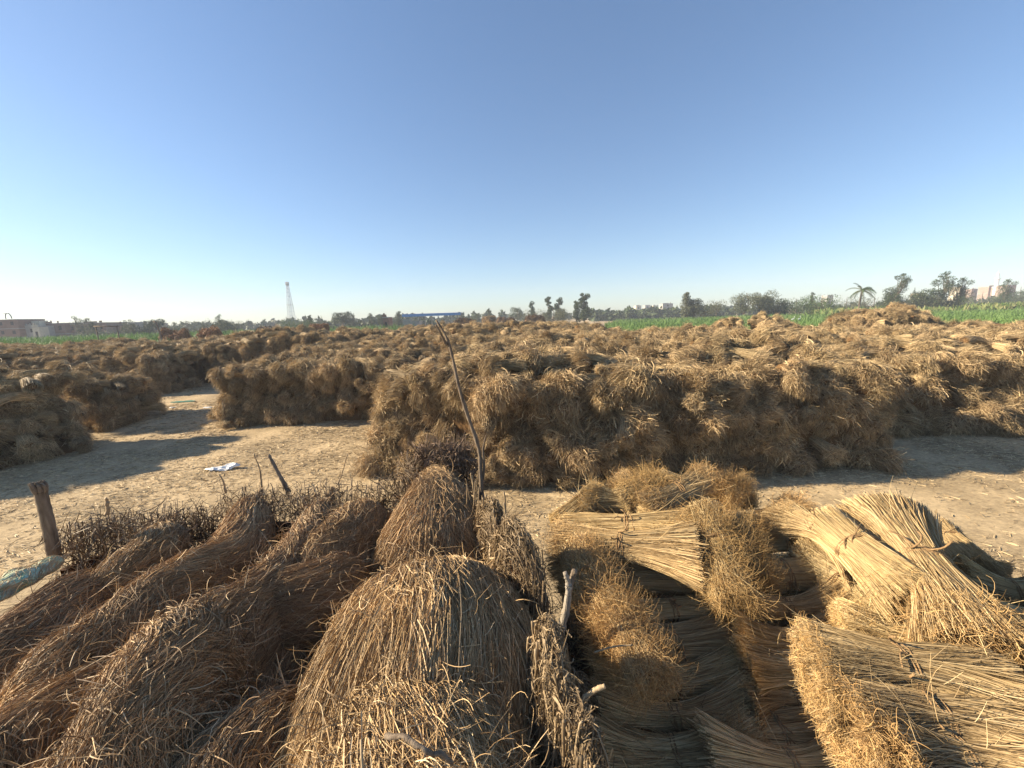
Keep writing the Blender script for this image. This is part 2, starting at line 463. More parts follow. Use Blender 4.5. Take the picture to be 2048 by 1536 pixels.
# ------------------------------------------------------------------ ground
def ground_material():
    m, nt, b, out = newmat('straw_strewn_soil')
    L = nt.links.new
    tc = nt.nodes.new('ShaderNodeTexCoord')
    n1 = nt.nodes.new('ShaderNodeTexNoise'); n1.inputs['Scale'].default_value = .6; n1.inputs['Detail'].default_value = 5
    n2 = nt.nodes.new('ShaderNodeTexNoise'); n2.inputs['Scale'].default_value = 9; n2.inputs['Detail'].default_value = 8; n2.inputs['Roughness'].default_value = .75
    L(tc.outputs['Object'], n1.inputs['Vector']); L(tc.outputs['Object'], n2.inputs['Vector'])
    r1 = ramp(nt, [(.35, (.27, .205, .125)), (.65, (.54, .42, .262))])
    r2 = ramp(nt, [(.30, (.52, .50, .48)), (.70, (1.25, 1.22, 1.15))])
    L(n1.outputs[0], r1.inputs[0]); L(n2.outputs[0], r2.inputs[0])
    mx = nt.nodes.new('ShaderNodeMix'); mx.data_type = 'RGBA'; mx.blend_type = 'MULTIPLY'; mx.inputs['Factor'].default_value = 1
    L(r1.outputs[0], mx.inputs[6]); L(r2.outputs[0], mx.inputs[7])
    # trodden straw fibres: stretched noise in three directions
    last = mx.outputs[2]
    for k, ang in enumerate((-.2, .35, 1.25)):
        mp = nt.nodes.new('ShaderNodeMapping'); mp.inputs['Rotation'].default_value = (0, 0, ang); mp.inputs['Scale'].default_value = (5, 60, 5)
        mp.inputs['Location'].default_value = (k*3.1, 0, 0)
        nn = nt.nodes.new('ShaderNodeTexNoise'); nn.inputs['Scale'].default_value = 1.0; nn.inputs['Detail'].default_value = 2
        L(tc.outputs['Object'], mp.inputs[0]); L(mp.outputs[0], nn.inputs['Vector'])
        rr = ramp(nt, [(.56, (0, 0, 0)), (.66, (1, 1, 1))]); L(nn.outputs[0], rr.inputs[0])
        m2 = nt.nodes.new('ShaderNodeMix'); m2.data_type = 'RGBA'
        mm = nt.nodes.new('ShaderNodeMath'); mm.operation = 'MULTIPLY'; mm.inputs[1].default_value = .55
        L(rr.outputs[0], mm.inputs[0]); L(mm.outputs[0], m2.inputs['Factor'])
        L(last, m2.inputs[6]); m2.inputs[7].default_value = (.56, .43, .245, 1)
        last = m2.outputs[2]
    L(last, b.inputs['Base Color'])
    bp = nt.nodes.new('ShaderNodeBump'); bp.inputs['Strength'].default_value = .7; bp.inputs['Distance'].default_value = .03
    L(n2.outputs[0], bp.inputs['Height']); L(bp.outputs[0], b.inputs['Normal'])
    b.inputs['Roughness'].default_value = .95
    return m
M['ground'] = ground_material()
gz = sines(5, 8, 2, .15, .9)
g = Geo()
xs = np.concatenate([[-3000, -800, -300, -150], np.linspace(-80, 80, 161), [150, 300, 800, 3000]])
ys = np.concatenate([[-200, -60], np.linspace(-20, 100, 121), [150, 300, 800, 3500]])
X, Y = np.meshgrid(xs, ys, indexing='ij')
Z = np.where((abs(X) < 81) & (Y < 101) & (Y > -21), .035*gz(X, Y), 0)
ny = len(ys)
g.add(np.stack([X, Y, Z], -1), [(i*ny+j, (i+1)*ny+j, (i+1)*ny+j+1, i*ny+j+1) for i in range(len(xs)-1) for j in range(ny-1)])
tag(g.build('ground', M['ground']), kind='structure')

# loose straw trodden into the ground
def loose_straw():
    g = Geo(); r = np.random.default_rng(11)
    for n, (x0, x1, y0, y1), wd, LL in ((100000, (-19, 15, 4.5, 19), .007, .11), (24000, (-30, -4, 16, 32), .011, .18), (20000, (11, 26, 6, 14), .007, .13)):
        x = r.uniform(x0, x1, n); y = r.uniform(y0, y1, n)
        dens = sines(77, 6, 2, .4, 1.8)(x, y) + .5*sines(78, 6, 2, 2, 6)(x, y)
        keep = dens + r.normal(size=n)*.7 > -.2
        x, y = x[keep], y[keep]; k = len(x)
        a = np.where(r.random(k) < .55, r.normal(size=k)*.45 + .1, r.uniform(0, np.pi, k))
        P = np.zeros((k, 4, 3)); l = LL*r.uniform(.4, 1.6, k)
        for j, t in enumerate((-.5, -.17, .17, .5)):
            P[:, j, 0] = x + l*t*np.cos(a); P[:, j, 1] = y + l*t*np.sin(a) + l*.15*(t*t)*r.normal(size=k)
        P[..., 2] = .035*gz(P[..., 0], P[..., 1]) + .006 + r.random((k, 1))*.012 + r.random((k, 4))*.006
        g.ribbons(P, wd*r.uniform(.5, 1.3, k), m=0, r=r)
    o = g.build('loose_straw', [M['pale2']]); tag(o, 'loose pale straw trodden over the bare ground between stacks', 'straw', kind='stuff')
M['pale2'] = straw_mat('strewn_straw', [(.20, .14, .08), (.52, .40, .235), (.70, .56, .35)], var=.05)
loose_straw()

# ------------------------------------------------------------------ the stacks: outlines on the ground, height of their tops
hz1, hz2, hz3 = sines(21, 7, 2, .5, 1.6), sines(22, 7, 2, .12, .4), sines(23, 7, 2, 2.0, 4.0)
STACKS = {   # name: (outline, height)
    'main':  ([(-4.2, 11.7), (-.6, 10.05), (10.4, 10.4), (11.0, 17), (12.5, 24), (-2.5, 24), (-3.7, 16)], 3.0),
    'right': ([(11.6, 13.6), (15.5, 12.7), (34, 11.2), (40, 33), (13.6, 33), (12.6, 20)], 2.58),
    'behind': ([(-2.6, 23.6), (13.8, 23.6), (14.2, 33), (-6, 33), (-5, 26)], 2.75),
    'middle': ([(-13.2, 17.6), (-5.2, 17.8), (-4.6, 24), (-5.6, 33), (-16, 33)], 2.65),
    'shaded': ([(-40, 7.5), (-17.6, 10.5), (-16.4, 14.8), (-18.6, 16.2), (-40, 15.0)], 3.0),
    'red':   ([(-26, 17.6), (-18.4, 17.7), (-19.4, 21.2), (-26, 22)], 2.3),
    'back':  ([(-60, 24), (-33, 25.5), (-24.3, 27.2), (-24.5, 31), (-29, 36), (-42, 48), (-70, 46)], 2.9),
}
def inside(poly, X, Y):
    c = np.zeros(X.shape, bool); n = len(poly)
    for i in range(n):
        x0, y0 = poly[i]; x1, y1 = poly[(i+1) % n]
        cond = ((y0 > Y) != (y1 > Y))
        with np.errstate(divide='ignore', invalid='ignore'):
            xi = (x1-x0)*(Y-y0)/((y1-y0) if y1 != y0 else 1e-9) + x0
        c ^= cond & (X < xi)
    return c
def edge_dist(poly, X, Y):
    D = np.full(X.shape, 1e9); n = len(poly)
    for i in range(n):
        (x0, y0), (x1, y1) = poly[i], poly[(i+1) % n]
        L2 = (x1-x0)**2 + (y1-y0)**2
        t = np.clip(((X-x0)*(x1-x0) + (Y-y0)*(y1-y0))/L2, 0, 1)
        D = np.minimum(D, np.hypot(X-x0-t*(x1-x0), Y-y0-t*(y1-y0)))
    return D
BAT = {'main': .17, 'right': .38, 'middle': .14, 'shaded': .55, 'red': .40, 'back': .35, 'behind': .1}
def far_mask(X, Y):
    """the field of stacks beyond: rows with alleys between them"""
    a = (Y > 32.4) & (X > -1.05*Y+3) & (X < 0.46*Y+1.5) & (Y < 92 - .012*(X+5)**2)
    a &= ~((X > 9) & (Y > 37 - .05*X))
    a |= (Y > 32.4) & (Y < 36) & (X > 9) & (X < 1.3*Y)
    a &= ~((X < -20) & (Y > 60 + .5*(X+20)))
    alley = (np.abs(((Y + .12*X + 1.6*np.sin(X*.11)) % 13.5) - 6.7) < .7) & (hz2(X*1.3, Y*1.3) > .25)
    alley |= (np.abs(((X - .35*Y + 1.2*np.sin(Y*.1)) % 17) - 8) < .8) & (hz2(X, Y+40) > .2)
    return a & ~alley
def height(X, Y, inset=0):
    H = np.full(X.shape, -.3)
    F = far_mask(X, Y)
    H = np.where(F, 2.85 + .30*hz2(X, Y) + .30*hz1(X, Y) + .20*hz3(X, Y) - .008*np.maximum(Y-40, 0), H)
    H = np.where(F & (X > 9), H - .55, H)
    for k, (poly, h) in STACKS.items():
        I = inside(poly, X, Y)
        D = edge_dist(poly, X, Y) - inset
        amp = .20 if k != 'red' else .08
        top = h + amp*hz1(X, Y) + .17*hz3(X, Y) + .12*hz2(X, Y) - .45*np.exp(-np.maximum(D - BAT[k]*h, 0)/.45)*(k != 'behind')
        if k in ('right', 'behind'): top = top - np.clip((Y-20)*.028, 0, .4)*(X > 6)
        H = np.where(I & (D > 0), np.minimum(top, D/BAT[k] + .05 if inset else top), H)
    # two taller heaps at the right edge of the field and some far ones
    for cx, cy, a, b, h in HEAPS:
        d = ((X-cx)/a)**2 + ((Y-cy)/b)**2
        H = np.where(d < 1, np.maximum(H, 0) + h*np.sqrt(np.clip(1-d**2, 0, 1)), H)
    return H
_h1 = gpos(1745, 33); _h2 = gpos(1475, 37)
HEAPS = [(_h1.x, 33, 3.9, 2.6, 1.7), (_h2.x, 36, 4.3, 3, 1.15), (gpos(1215, 46).x, 46, 3.3, 2.2, .75), (gpos(930, 34).x, 34, 3.4, 2, .55),
         (gpos(720, 38).x, 38, 2.6, 1.5, .55), (gpos(560, 40).x, 40, 1.8, 1.3, .5), (gpos(1330, 30).x, 30, 2.0, 1.5, .35)]

def wall_slots(name, path, h, rows, dx, seed, inset=-.02):
    """bundle places on the face of a stack: path is followed with the outward normal to its right"""
    r = np.random.default_rng(seed); out = []
    P = np.array(path, float); L = np.r_[0, np.cumsum(np.linalg.norm(np.diff(P, axis=0), axis=1))]
    n = int(L[-1]/dx)
    for row in range(rows):
        for i in range(n+1):
            s = (i + (.5 if row % 2 else 0) + r.normal()*.16)*dx
            s = min(max(s, 0), L[-1])
            x = np.interp(s, L, P[:, 0]); y = np.interp(s, L, P[:, 1])
            k = min(np.searchsorted(L, s, 'right')-1, len(P)-2)
            t = (P[k+1]-P[k])/np.linalg.norm(P[k+1]-P[k]); nrm = np.array([t[1], -t[0]])
            z = .18 + (row+.35)*(h-.12)/rows + r.normal()*.06
            back = inset + BAT[name]*z + r.normal()*.19 - .24*float(hz1(np.array([s*1.3]), np.array([z*1.6+seed*9]))[0])
            yaw = math.atan2(nrm[1], nrm[0]) + r.normal()*.32
            out.append(dict(stack=name, face='wall', row=row, col=i, n=n+1, rows=rows, p=(x-nrm[0]*back, y-nrm[1]*back, z), yaw=yaw,
                            kind=('mop' if r.random() < .9 else 'lie'), pitch=r.normal()*.3, s=r.uniform(.72, 1.35)))
    return out
def top_slots(name, poly, rows, dy, dx, seed, frontpath):
    r = np.random.default_rng(seed); out = []
    P = np.array(frontpath, float); L = np.r_[0, np.cumsum(np.linalg.norm(np.diff(P, axis=0), axis=1))]
    for row in range(rows):
        n = int(L[-1]/dx)
        for i in range(n+1):
            s = (i + .5*(row % 2) + r.normal()*.2)*dx
            x = np.interp(s, L, P[:, 0]) + r.normal()*.08; y = np.interp(s, L, P[:, 1]) + .30 + BAT[name]*2.5 + row*dy + r.normal()*.12
            if not inside(poly, np.array([x]), np.array([y]))[0]: continue
            z = float(height(np.array([x]), np.array([y]))[0]) + .03 + r.normal()*.09
            out.append(dict(stack=name, face='top', row=row, col=i, n=n+1, rows=rows, p=(x, y, z), yaw=r.choice([-1.57, 0, 3.1, -.8, -2.2]) + r.normal()*.5,
                            kind=('mop' if r.random() < .42 else 'lie'), pitch=r.normal()*.12, s=r.uniform(.85, 1.25)))
    return out

faces = {'main': [(-3.8, 14.5), (-4.2, 11.7), (-.6, 10.05), (10.4, 10.4), (11.0, 14.5)],
         'right': [(12.3, 17.0), (11.6, 13.6), (15.5, 12.7), (24, 12.0)],
         'middle': [(-14.3, 24), (-13.2, 17.6), (-5.2, 17.8)],
         'shaded': [(-30, 9.0), (-17.6, 10.5), (-16.4, 14.8), (-18.6, 16.2)],
         'red': [(-20, 17.4), (-18.6, 17.5), (-19.4, 21.2)],
         'back': [(-33, 25.5), (-24.3, 27.2), (-24.5, 31)]}
slots = []
slots += wall_slots('main', faces['main'], 2.85, 6, .58, 1)
slots += wall_slots('right', faces['right'], 2.7, 5, .70, 2)
slots += wall_slots('middle', faces['middle'], 2.65, 6, .62, 3)
slots += wall_slots('shaded', faces['shaded'], 2.8, 5, .68, 4)
slots += wall_slots('red', faces['red'], 2.3, 4, .62, 5)
slots += wall_slots('back', faces['back'], 3.0, 4, .8, 6)
slots += top_slots('main', STACKS['main'][0], 26, .54, .66, 7, [(-4.0, 11.6), (-.6, 10.2), (10.6, 10.5)])
slots += top_slots('right', STACKS['right'][0], 38, .54, .66, 8, [(11.7, 13.7), (15.5, 12.8), (35, 11.5)])
slots += top_slots('middle', STACKS['middle'][0], 28, .54, .64, 9, [(-15.5, 17.7), (-5, 17.9)])
slots += top_slots('shaded', STACKS['shaded'][0], 10, .6, .7, 10, [(-26, 10.2), (-17.6, 10.7)])
slots += top_slots('red', STACKS['red'][0], 7, .55, .62, 12, [(-26, 17.7), (-18.8, 17.7)])
for s in slots:
    p = Vector(s['p']); cv = CR.transposed() @ (p - EYE)
    u, v = (cv.x/-cv.z if cv.z < 0 else 9), (cv.y/-cv.z if cv.z < 0 else 9)
    s['dist'] = (p-EYE).length
    s['vis'] = cv.z < 0 and abs(u) < 1.36 and abs(v) < 1.0
    if s['stack'] == 'main' and s['face'] == 'wall' and p.x > 10.6: s['vis'] = False
    if s['stack'] == 'right' and s['face'] == 'wall' and p.y > 14.6: s['vis'] = False
    if s['stack'] == 'shaded' and s['face'] == 'wall' and p.x < -20: s['vis'] = False
    if s['stack'] == 'main' and s['face'] == 'wall' and p.z < 1.0 and -1 < p.x < .2: pass
NIND = 258
vis = sorted([s for s in slots if s['vis']], key=lambda s: s['dist']*(.70 if s['stack'] in ('red', 'shaded') else 1))
things, rest = vis[:NIND], vis[NIND:] + [s for s in slots if not s['vis']]
ORD = 'first second third fourth fifth sixth seventh eighth ninth tenth eleventh twelfth thirteenth fourteenth fifteenth sixteenth seventeenth eighteenth nineteenth twentieth'.split()
for a in ('twenty', 'thirty', 'forty'):
    ORD += [a+'-'+b for b in ORD[:9]] + [{'twenty': 'thirtieth', 'thirty': 'fortieth', 'forty': 'fiftieth'}[a]]
SN = {'main': 'the big central stack', 'right': 'the right stack', 'middle': 'the stack left of centre', 'shaded': 'the shaded left stack',
      'red': 'the reddish stack', 'back': 'the far left stack'}
ROWN = ['bottom row', 'second row up', 'third row up', 'fourth row up', 'fifth row up', 'top row of its face']
# small heads: own reddish straw for red; darker for shaded, shade put into colour
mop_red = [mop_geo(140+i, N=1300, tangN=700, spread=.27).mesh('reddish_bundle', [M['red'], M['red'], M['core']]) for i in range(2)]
mop_shade = [mop_geo(150+i, N=1300, tangN=700, spread=.28, w=.004).mesh('shade_dark_bundle', [M['dark'], M['dark'], M['core']]) for i in range(2)]
counts = {}
for i, s in enumerate(things):
    r = np.random.default_rng(9000+i)
    if s['stack'] == 'red': me = mop_red[i % 2]
    elif s['stack'] == 'shaded': me = mop_shade[i % 2]
    else: me = (mop_meshes if s['kind'] == 'mop' else lie_meshes)[int(r.integers(0, 6 if s['kind'] == 'mop' else 4))]
    lying = me.name.startswith('lying')
    o = bpy.data.objects.new('flax_bundle', me)
    roll = r.normal()*.7 if not lying else r.uniform(-.4, .4)
    pit = s['pitch'] + (R(12) if s['face'] == 'wall' and lying else 0)
    o.matrix_world = Matrix.Translation(s['p']) @ Euler((roll, pit, s['yaw'])).to_matrix().to_4x4() @ Matrix.Scale(s['s'], 4)
    col.objects.link(o)
    s['o'] = o; s['lying'] = lying
# ordinals are counted among the bundles really placed, from the left in the photograph
for key in {(s['stack'], s['face'], s['row']) for s in things}:
    row = [s for s in things if (s['stack'], s['face'], s['row']) == key]
    def ux(s):
        cv = CR.transposed() @ (Vector(s['p']) - EYE); return cv.x/-cv.z
    row.sort(key=ux)
    for k, s in enumerate(row):
        look = 'straight straw' if s['lying'] else 'shaggy'
        c = {'red': 'reddish brown', 'shaded': 'dark'}.get(s['stack'], 'tan')
        if s['face'] == 'wall':
            lab = f"{c} {look} bundle in {ROWN[s['row']]} of {SN[s['stack']]}, {ORD[k]} from left"
        else:
            lab = f"{c} {look} bundle topping {SN[s['stack']]}, {ORD[s['row']]} row back, {ORD[k]} from left"
        words = lab.split()
        if len(words) > 16: lab = lab.replace('of its face ', '').replace('straight straw', 'straight').replace(' up of', ' of')
        tag(s['o'], lab, 'bundle', 'flax bundles of ' + SN[s['stack']])

# ---- everything beyond: one mass of bundles over packed cores
def far_mass():
    g = Geo()
    for (x0, x1, y0, y1, d) in ((-62, 46, 7.5, 33, .27), (-100, 62, 32.7, 95, .55)):
        xs = np.arange(x0, x1, d); ys = np.arange(y0, y1, d)
        X, Y = np.meshgrid(xs, ys, indexing='ij'); H = height(X, Y, .24)
        Z = np.where(H > 0, H - .22, -.35)
        X = X + .0*X
        n = len(ys); up = H > 0
        idx = np.arange(X.size).reshape(X.shape)
        near = up[:-1, :-1] | up[1:, :-1] | up[1:, 1:] | up[:-1, 1:]
        q = np.stack([idx[:-1, :-1], idx[1:, :-1], idx[1:, 1:], idx[:-1, 1:]], -1)[near]
        used = np.unique(q); remap = -np.ones(X.size, int); remap[used] = np.arange(len(used))
        V = np.stack([X, Y, Z], -1).reshape(-1, 3)[used]
        g.add(V, remap[q], m=0)
    ncore = g.n
    r = np.random.default_rng(5)
    P, ROT, SC, KI = [], [], [], []
    for s in rest:
        P.append(s['p']); SC.append(s['s'])
        ROT.append((r.normal()*.3, s['pitch'], s['yaw']))
        KI.append(int(r.integers(0, 6)) if s['kind'] == 'mop' else 6 + int(r.integers(0, 4)))
    def scatter(x0, x1, y0, y1, dd, cond, sc=1.0, mop=.4):
        xs = np.arange(x0, x1, dd); ys = np.arange(y0, y1, dd*.85)
        X, Y = np.meshgrid(xs, ys, indexing='ij')
        X = X + r.uniform(-.45, .45, X.shape)*dd; Y = Y + r.uniform(-.45, .45, X.shape)*dd
        H = height(X, Y); C = np.abs(X) < 1.33*Y + 3
        ok = (H > 1) & C & cond(X, Y)
        for x, y, h in zip(X[ok], Y[ok], H[ok]):
            P.append((x, y, h + r.uniform(-.18, .18))); SC.append(sc*r.uniform(.8, 1.3))
            ROT.append((r.normal()*.3, r.normal()*.22, r.choice([-1.57, 0, 3.1, -.8, -2.2]) + r.normal()*.6))
            KI.append(int(r.integers(0, 6)) if r.random() < mop else 6 + int(r.integers(0, 4)))
        # faces towards the alleys
        E = (H > 1) & C
        Hf = height(X, Y - dd*1.2)
        edge = E & (Hf < 1) & cond(X, Y)
        for x, y, h in zip(X[edge], Y[edge], H[edge]):
            for z in np.arange(.4, h-.2, .5*sc):
                P.append((x + r.normal()*.1, y - .3*sc, z)); SC.append(sc*r.uniform(.8, 1.2)); ROT.append((r.normal()*.3, r.normal()*.2, -1.57 + r.normal()*.4)); KI.append(int(r.integers(0, 6)))
    S_ = STACKS
    scatter(-8, 15, 23.4, 33, .56, lambda X, Y: inside(S_['behind'][0], X, Y))
    scatter(-62, -24, 24, 50, .66, lambda X, Y: inside(S_['back'][0], X, Y))
    scatter(-46, -17.5, 8, 17, .7, lambda X, Y: inside(S_['shaded'][0], X, Y) & (X < -25))
    scatter(-60, 62, 32.6, 50, .74, lambda X, Y: ~inside(S_['back'][0], X, Y), 1.15)
    scatter(-30, 46, 28, 48, .42, lambda X, Y: sum((((X-cx)/a)**2 + ((Y-cy)/b)**2 < 1.1).astype(int) for cx, cy, a, b, h in HEAPS) > 0, 1.05)
    scatter(-60, 60, 50, 94, 1.1, lambda X, Y: ~inside(S_['back'][0], X, Y), 1.5)
    g.add(np.array(P), m=0)
    me = g.mesh('piled_flax', [M['core']])
    n = g.n
    def attr(nm, ty, arr, comp):
        a = me.attributes.new(nm, ty, 'POINT'); a.data.foreach_set(comp, np.asarray(arr).ravel())
    rot = np.zeros((n, 3), np.float32); rot[ncore:] = ROT
    scl = np.zeros(n, np.float32); scl[ncore:] = SC
    ki = np.zeros(n, np.int32); ki[ncore:] = KI
    isp = np.zeros(n, bool); isp[ncore:] = True
    attr('rot', 'FLOAT_VECTOR', rot, 'vector'); attr('scl', 'FLOAT', scl, 'value'); attr('ki', 'INT', ki, 'value'); attr('isp', 'BOOLEAN', isp, 'value')
    o = bpy.data.objects.new('piled_flax', me); col.objects.link(o)
    ng = bpy.data.node_groups.new('pile_bundles', 'GeometryNodeTree')
    ng.interface.new_socket('Geometry', in_out='INPUT', socket_type='NodeSocketGeometry')
    ng.interface.new_socket('Geometry', in_out='OUTPUT', socket_type='NodeSocketGeometry')
    N = ng.nodes; L = ng.links.new
    gi, go = N.new('NodeGroupInput'), N.new('NodeGroupOutput')
    jo = N.new('GeometryNodeJoinGeometry'); L(gi.outputs[0], jo.inputs[0])
    def named(nm, ty):
        a = N.new('GeometryNodeInputNamedAttribute'); a.data_type = ty; a.inputs['Name'].default_value = nm; return a.outputs['Attribute']
    rt, sl, kk, ip = named('rot', 'FLOAT_VECTOR'), named('scl', 'FLOAT'), named('ki', 'INT'), named('isp', 'BOOLEAN')
    # the source of every copy is a real bundle standing in one of the near stacks
    srcs = []
    for me_ in mop_meshes + lie_meshes:
        srcs.append(next(s['o'] for s in things if s['o'].data == me_))
    for i, so in enumerate(srcs):
        oi = N.new('GeometryNodeObjectInfo'); oi.transform_space = 'ORIGINAL'; oi.inputs['Object'].default_value = so
        oi.inputs['As Instance'].default_value = True
        ip_ = N.new('GeometryNodeInstanceOnPoints')
        cmp = N.new('FunctionNodeCompare'); cmp.data_type = 'INT'; cmp.operation = 'EQUAL'; L(kk, cmp.inputs[2]); cmp.inputs[3].default_value = i
        an = N.new('FunctionNodeBooleanMath'); an.operation = 'AND'; L(cmp.outputs[0], an.inputs[0]); L(ip, an.inputs[1])
        L(gi.outputs[0], ip_.inputs['Points']); L(an.outputs[0], ip_.inputs['Selection']); L(oi.outputs['Geometry'], ip_.inputs['Instance'])
        er = N.new('FunctionNodeEulerToRotation'); L(rt, er.inputs[0]); L(er.outputs[0], ip_.inputs['Rotation']); L(sl, ip_.inputs['Scale'])
        L(ip_.outputs[0], jo.inputs[0])
    L(jo.outputs[0], go.inputs[0])
    md = o.modifiers.new('bundles', 'NODES'); md.node_group = ng
    tag(o, 'hundreds of further flax bundles piled in stacks over the whole field', 'bundles', kind='stuff')
    print('far bundles', len(P))
far_mass()

# ------------------------------------------------------------------ foreground, right: golden tied bundles
M['oldgold'] = straw_mat('aged_golden_straw', [(.13, .085, .04), (.34, .24, .12), (.46, .335, .175), (.60, .46, .26), (.30, .20, .095)], var=.12, trans=.1)
GOLD = [M['gold'], M['head'], M['core']]
TIED = []
for i, kw in enumerate((dict(waist=.10, flare=.17), dict(waist=.09, flare=.20, mess=.5, headN=1800), dict(waist=.11, flare=.15, mess=.15, headN=500), dict(waist=.10, flare=.19, mess=.9, headN=2000, both=True),
        dict(waist=.12, flare=.14, mess=2.0, N=1500, headN=5200, hspan=(-.48, .52), hl=.19), dict(waist=.07, flare=.15, mess=.2, headN=700),
        dict(waist=.10, flare=.20, mess=.7, headN=1500, hspan=(.44, .52), hl=.07))):
    kw = dict(dict(N=5600, w=.0015, headN=1500), **kw)
    o = bundle_geo(300+i, **kw).build('tied_flax_bundle', GOLD if i != 6 else [M['oldgold'], M['head'], M['core']])
    t = tie_geo(kw['waist'], kw['waist']*.8, 3, 50+i).build('twine_tie', [M['twine']], o)
    TIED.append(o)
used_proto = set()
def place_bundle(k, a, b, label, thick=1.0, roll=0.0, lift=0.0, mats=None, tie=True):
    """lay bundle kind k with its root end at a and its seed heads at b (pixel x, pixel y, metres below the eye)"""
    A, B = px(*a[:2], d=a[2]), px(*b[:2], d=b[2])
    X_ = B - A; L_ = X_.length; X_.normalize()
    Z_ = Vector((0, 0, 1)); Y_ = Z_.cross(X_).normalized(); Z_ = X_.cross(Y_)
    m = Matrix((X_, Y_, Z_)).transposed().to_4x4()
    if k not in used_proto:
        o = TIED[k]; used_proto.add(k)
    else:
        o = copy_tree(TIED[k])
    o.matrix_world = Matrix.Translation((A+B)/2 + Vector((0, 0, lift))) @ m @ Matrix.Rotation(roll, 4, 'X') @ Matrix.Diagonal((L_, thick, thick, 1))
    tag(o, label, 'bundle', 'golden tied flax bundles in the right foreground')
    return o
PB = place_bundle
# far row of the pile
PB(2, (1128, 1045, 1.62), (1200, 985, 1.52), 'pale short bundle crossed by a stick shadow, at the far left of the golden pile', .95, .3)
PB(1, (1330, 1015, 1.50), (1235, 962, 1.42), 'bright bundle with fluffy top beside the pale short bundle, far edge of golden pile', .9)
PB(3, (1290, 1020, 1.48), (1425, 955, 1.34), 'brightest golden bundle, topmost on the far edge of the golden pile', .95, .2)
PB(1, (1330, 985, 1.46), (1500, 990, 1.46), 'golden bundle with a ragged right end on the far edge of the golden pile', .9, .9)
PB(1, (1330, 1030, 1.56), (1180, 990, 1.50), 'golden bundle with a loose bright head between the pale short bundle and the topmost one', 1.0, .6)
PB(4, (1240, 1000, 1.46), (1330, 965, 1.40), 'bright curly golden tangle on the far edge of the pile, left of the topmost bundle', .9, .4)
PB(4, (1420, 975, 1.42), (1490, 1010, 1.46), 'bright curly golden tangle on the far edge of the pile, right of the topmost bundle', .95, .4)
PB(1, (1470, 1060, 1.56), (1610, 1020, 1.52), 'flat golden bundle between the far edge tangles and the smooth crossing bundle', .9, .4)
PB(0, (1130, 1055, 1.62), (1400, 1050, 1.46), 'long golden bundle lying crosswise just behind the one with knotted twine', .95, .2)
PB(1, (1395, 1098, 1.46), (1110, 1085, 1.60), 'long golden bundle with knotted twine, half shaded, front of the pile top', 1.0, -.3)
PB(2, (1120, 1140, 1.74), (1400, 1145, 1.68), 'shaded bundle directly under the long one with knotted twine', .95, 1.1)
PB(4, (1400, 1010, 1.36), (1462, 1190, 1.56), 'tangled golden bundle hanging head down at the middle of the pile', .85, .5)
PB(4, (1480, 1040, 1.46), (1500, 1160, 1.62), 'small tangled bundle hanging right of the tangled golden one', .7, 1.5)
PB(4, (1140, 1090, 1.52), (1225, 1245, 1.58), 'orange gold tangled bundle spilling toward the forked branch', .9, .8)
PB(4, (1205, 1195, 1.58), (1305, 1350, 1.60), 'orange gold tangle with a pale straw on top, lowest of the spilling bundles', .78, .2)
# shaded column of bundles seen side on, left
for i, (y, d, lab) in enumerate(((1215, 1.80, 'topmost'), (1285, 1.86, 'second'), (1360, 1.92, 'third'), (1435, 1.98, 'fourth'), (1515, 2.03, 'lowest'))):
    PB((5, 0, 5, 5, 0)[i], (1185 + 5*i, y+12, d+.04), (1500, y-6, d), f'shaded side-on bundle, {lab} of the left column in the golden pile', .95, .7*i)
for i, (y, d, lab) in enumerate(((1080, 1.58, 'topmost'), (1148, 1.66, 'second'), (1215, 1.74, 'third'), (1280, 1.80, 'fourth'), (1345, 1.86, 'fifth'), (1405, 1.92, 'lowest'))):
    PB((5, 0, 5, 5, 0, 5)[i], (1460 + 4*i, y, d), (1668 + 4*i, y+4, d+.02), f'shaded side-on bundle with looped twine, {lab} of the middle column', .9, .9*i+.4)
# right part
PB(1, (1735, 1105, 1.42), (1560, 1030, 1.44), 'golden bundle pointing its fluffy head at the centre stack', .95, .2)
PB(2, (1560, 1040, 1.62), (1760, 1150, 1.56), 'bundle with frayed end tucked beneath the crossing pair', .9, 1.4)
PB(2, (1640, 1035, 1.38), (1825, 1190, 1.36), 'smooth golden bundle with knotted twine passing under the big crossing one', .95, .5)
PB(1, (1768, 1020, 1.30), (1975, 1300, 1.38), 'big bright bundle with two twine loops lying on top at the right', 1.12, .1)
PB(3, (1600, 1105, 1.60), (1790, 1235, 1.66), 'shaded tangled bundle under the crossing pair', .95, .9)
PB(2, (1862, 1050, 1.62), (1935, 1125, 1.66), 'dark bundle end standing just behind the big bright bundle', .9, .3)
PB(0, (1880, 1110, 1.74), (2010, 1165, 1.78), 'shaded bundle behind the big bright one, nearest the open ground', .95, .5)
PB(0, (1930, 1180, 1.76), (2120, 1210, 1.76), 'shaded bundle at the right edge, upper one', 1.0, 1.5)
PB(2, (1950, 1240, 1.76), (2150, 1270, 1.74), 'shaded bundle at the right edge below the upper one', 1.0, 2.2)
PB(1, (2090, 1420, 1.62), (1960, 1310, 1.62), 'golden tangled bundle poking out at the right edge beneath the big bright one', .9, .3)
PB(3, (1690, 1265, 1.60), (1990, 1330, 1.58), 'bundle with a white scrap on it behind the wide fan bundle', 1.0, .2)
PB(6, (2010, 1375, 1.44), (1622, 1310, 1.46), 'wide fan bundle with a fringe of seed heads at its left end, upper one', 1.02, .2)
PB(6, (2060, 1470, 1.50), (1680, 1415, 1.50), 'wide fan bundle with fringed left end, directly below the upper one', 1.02, .6)
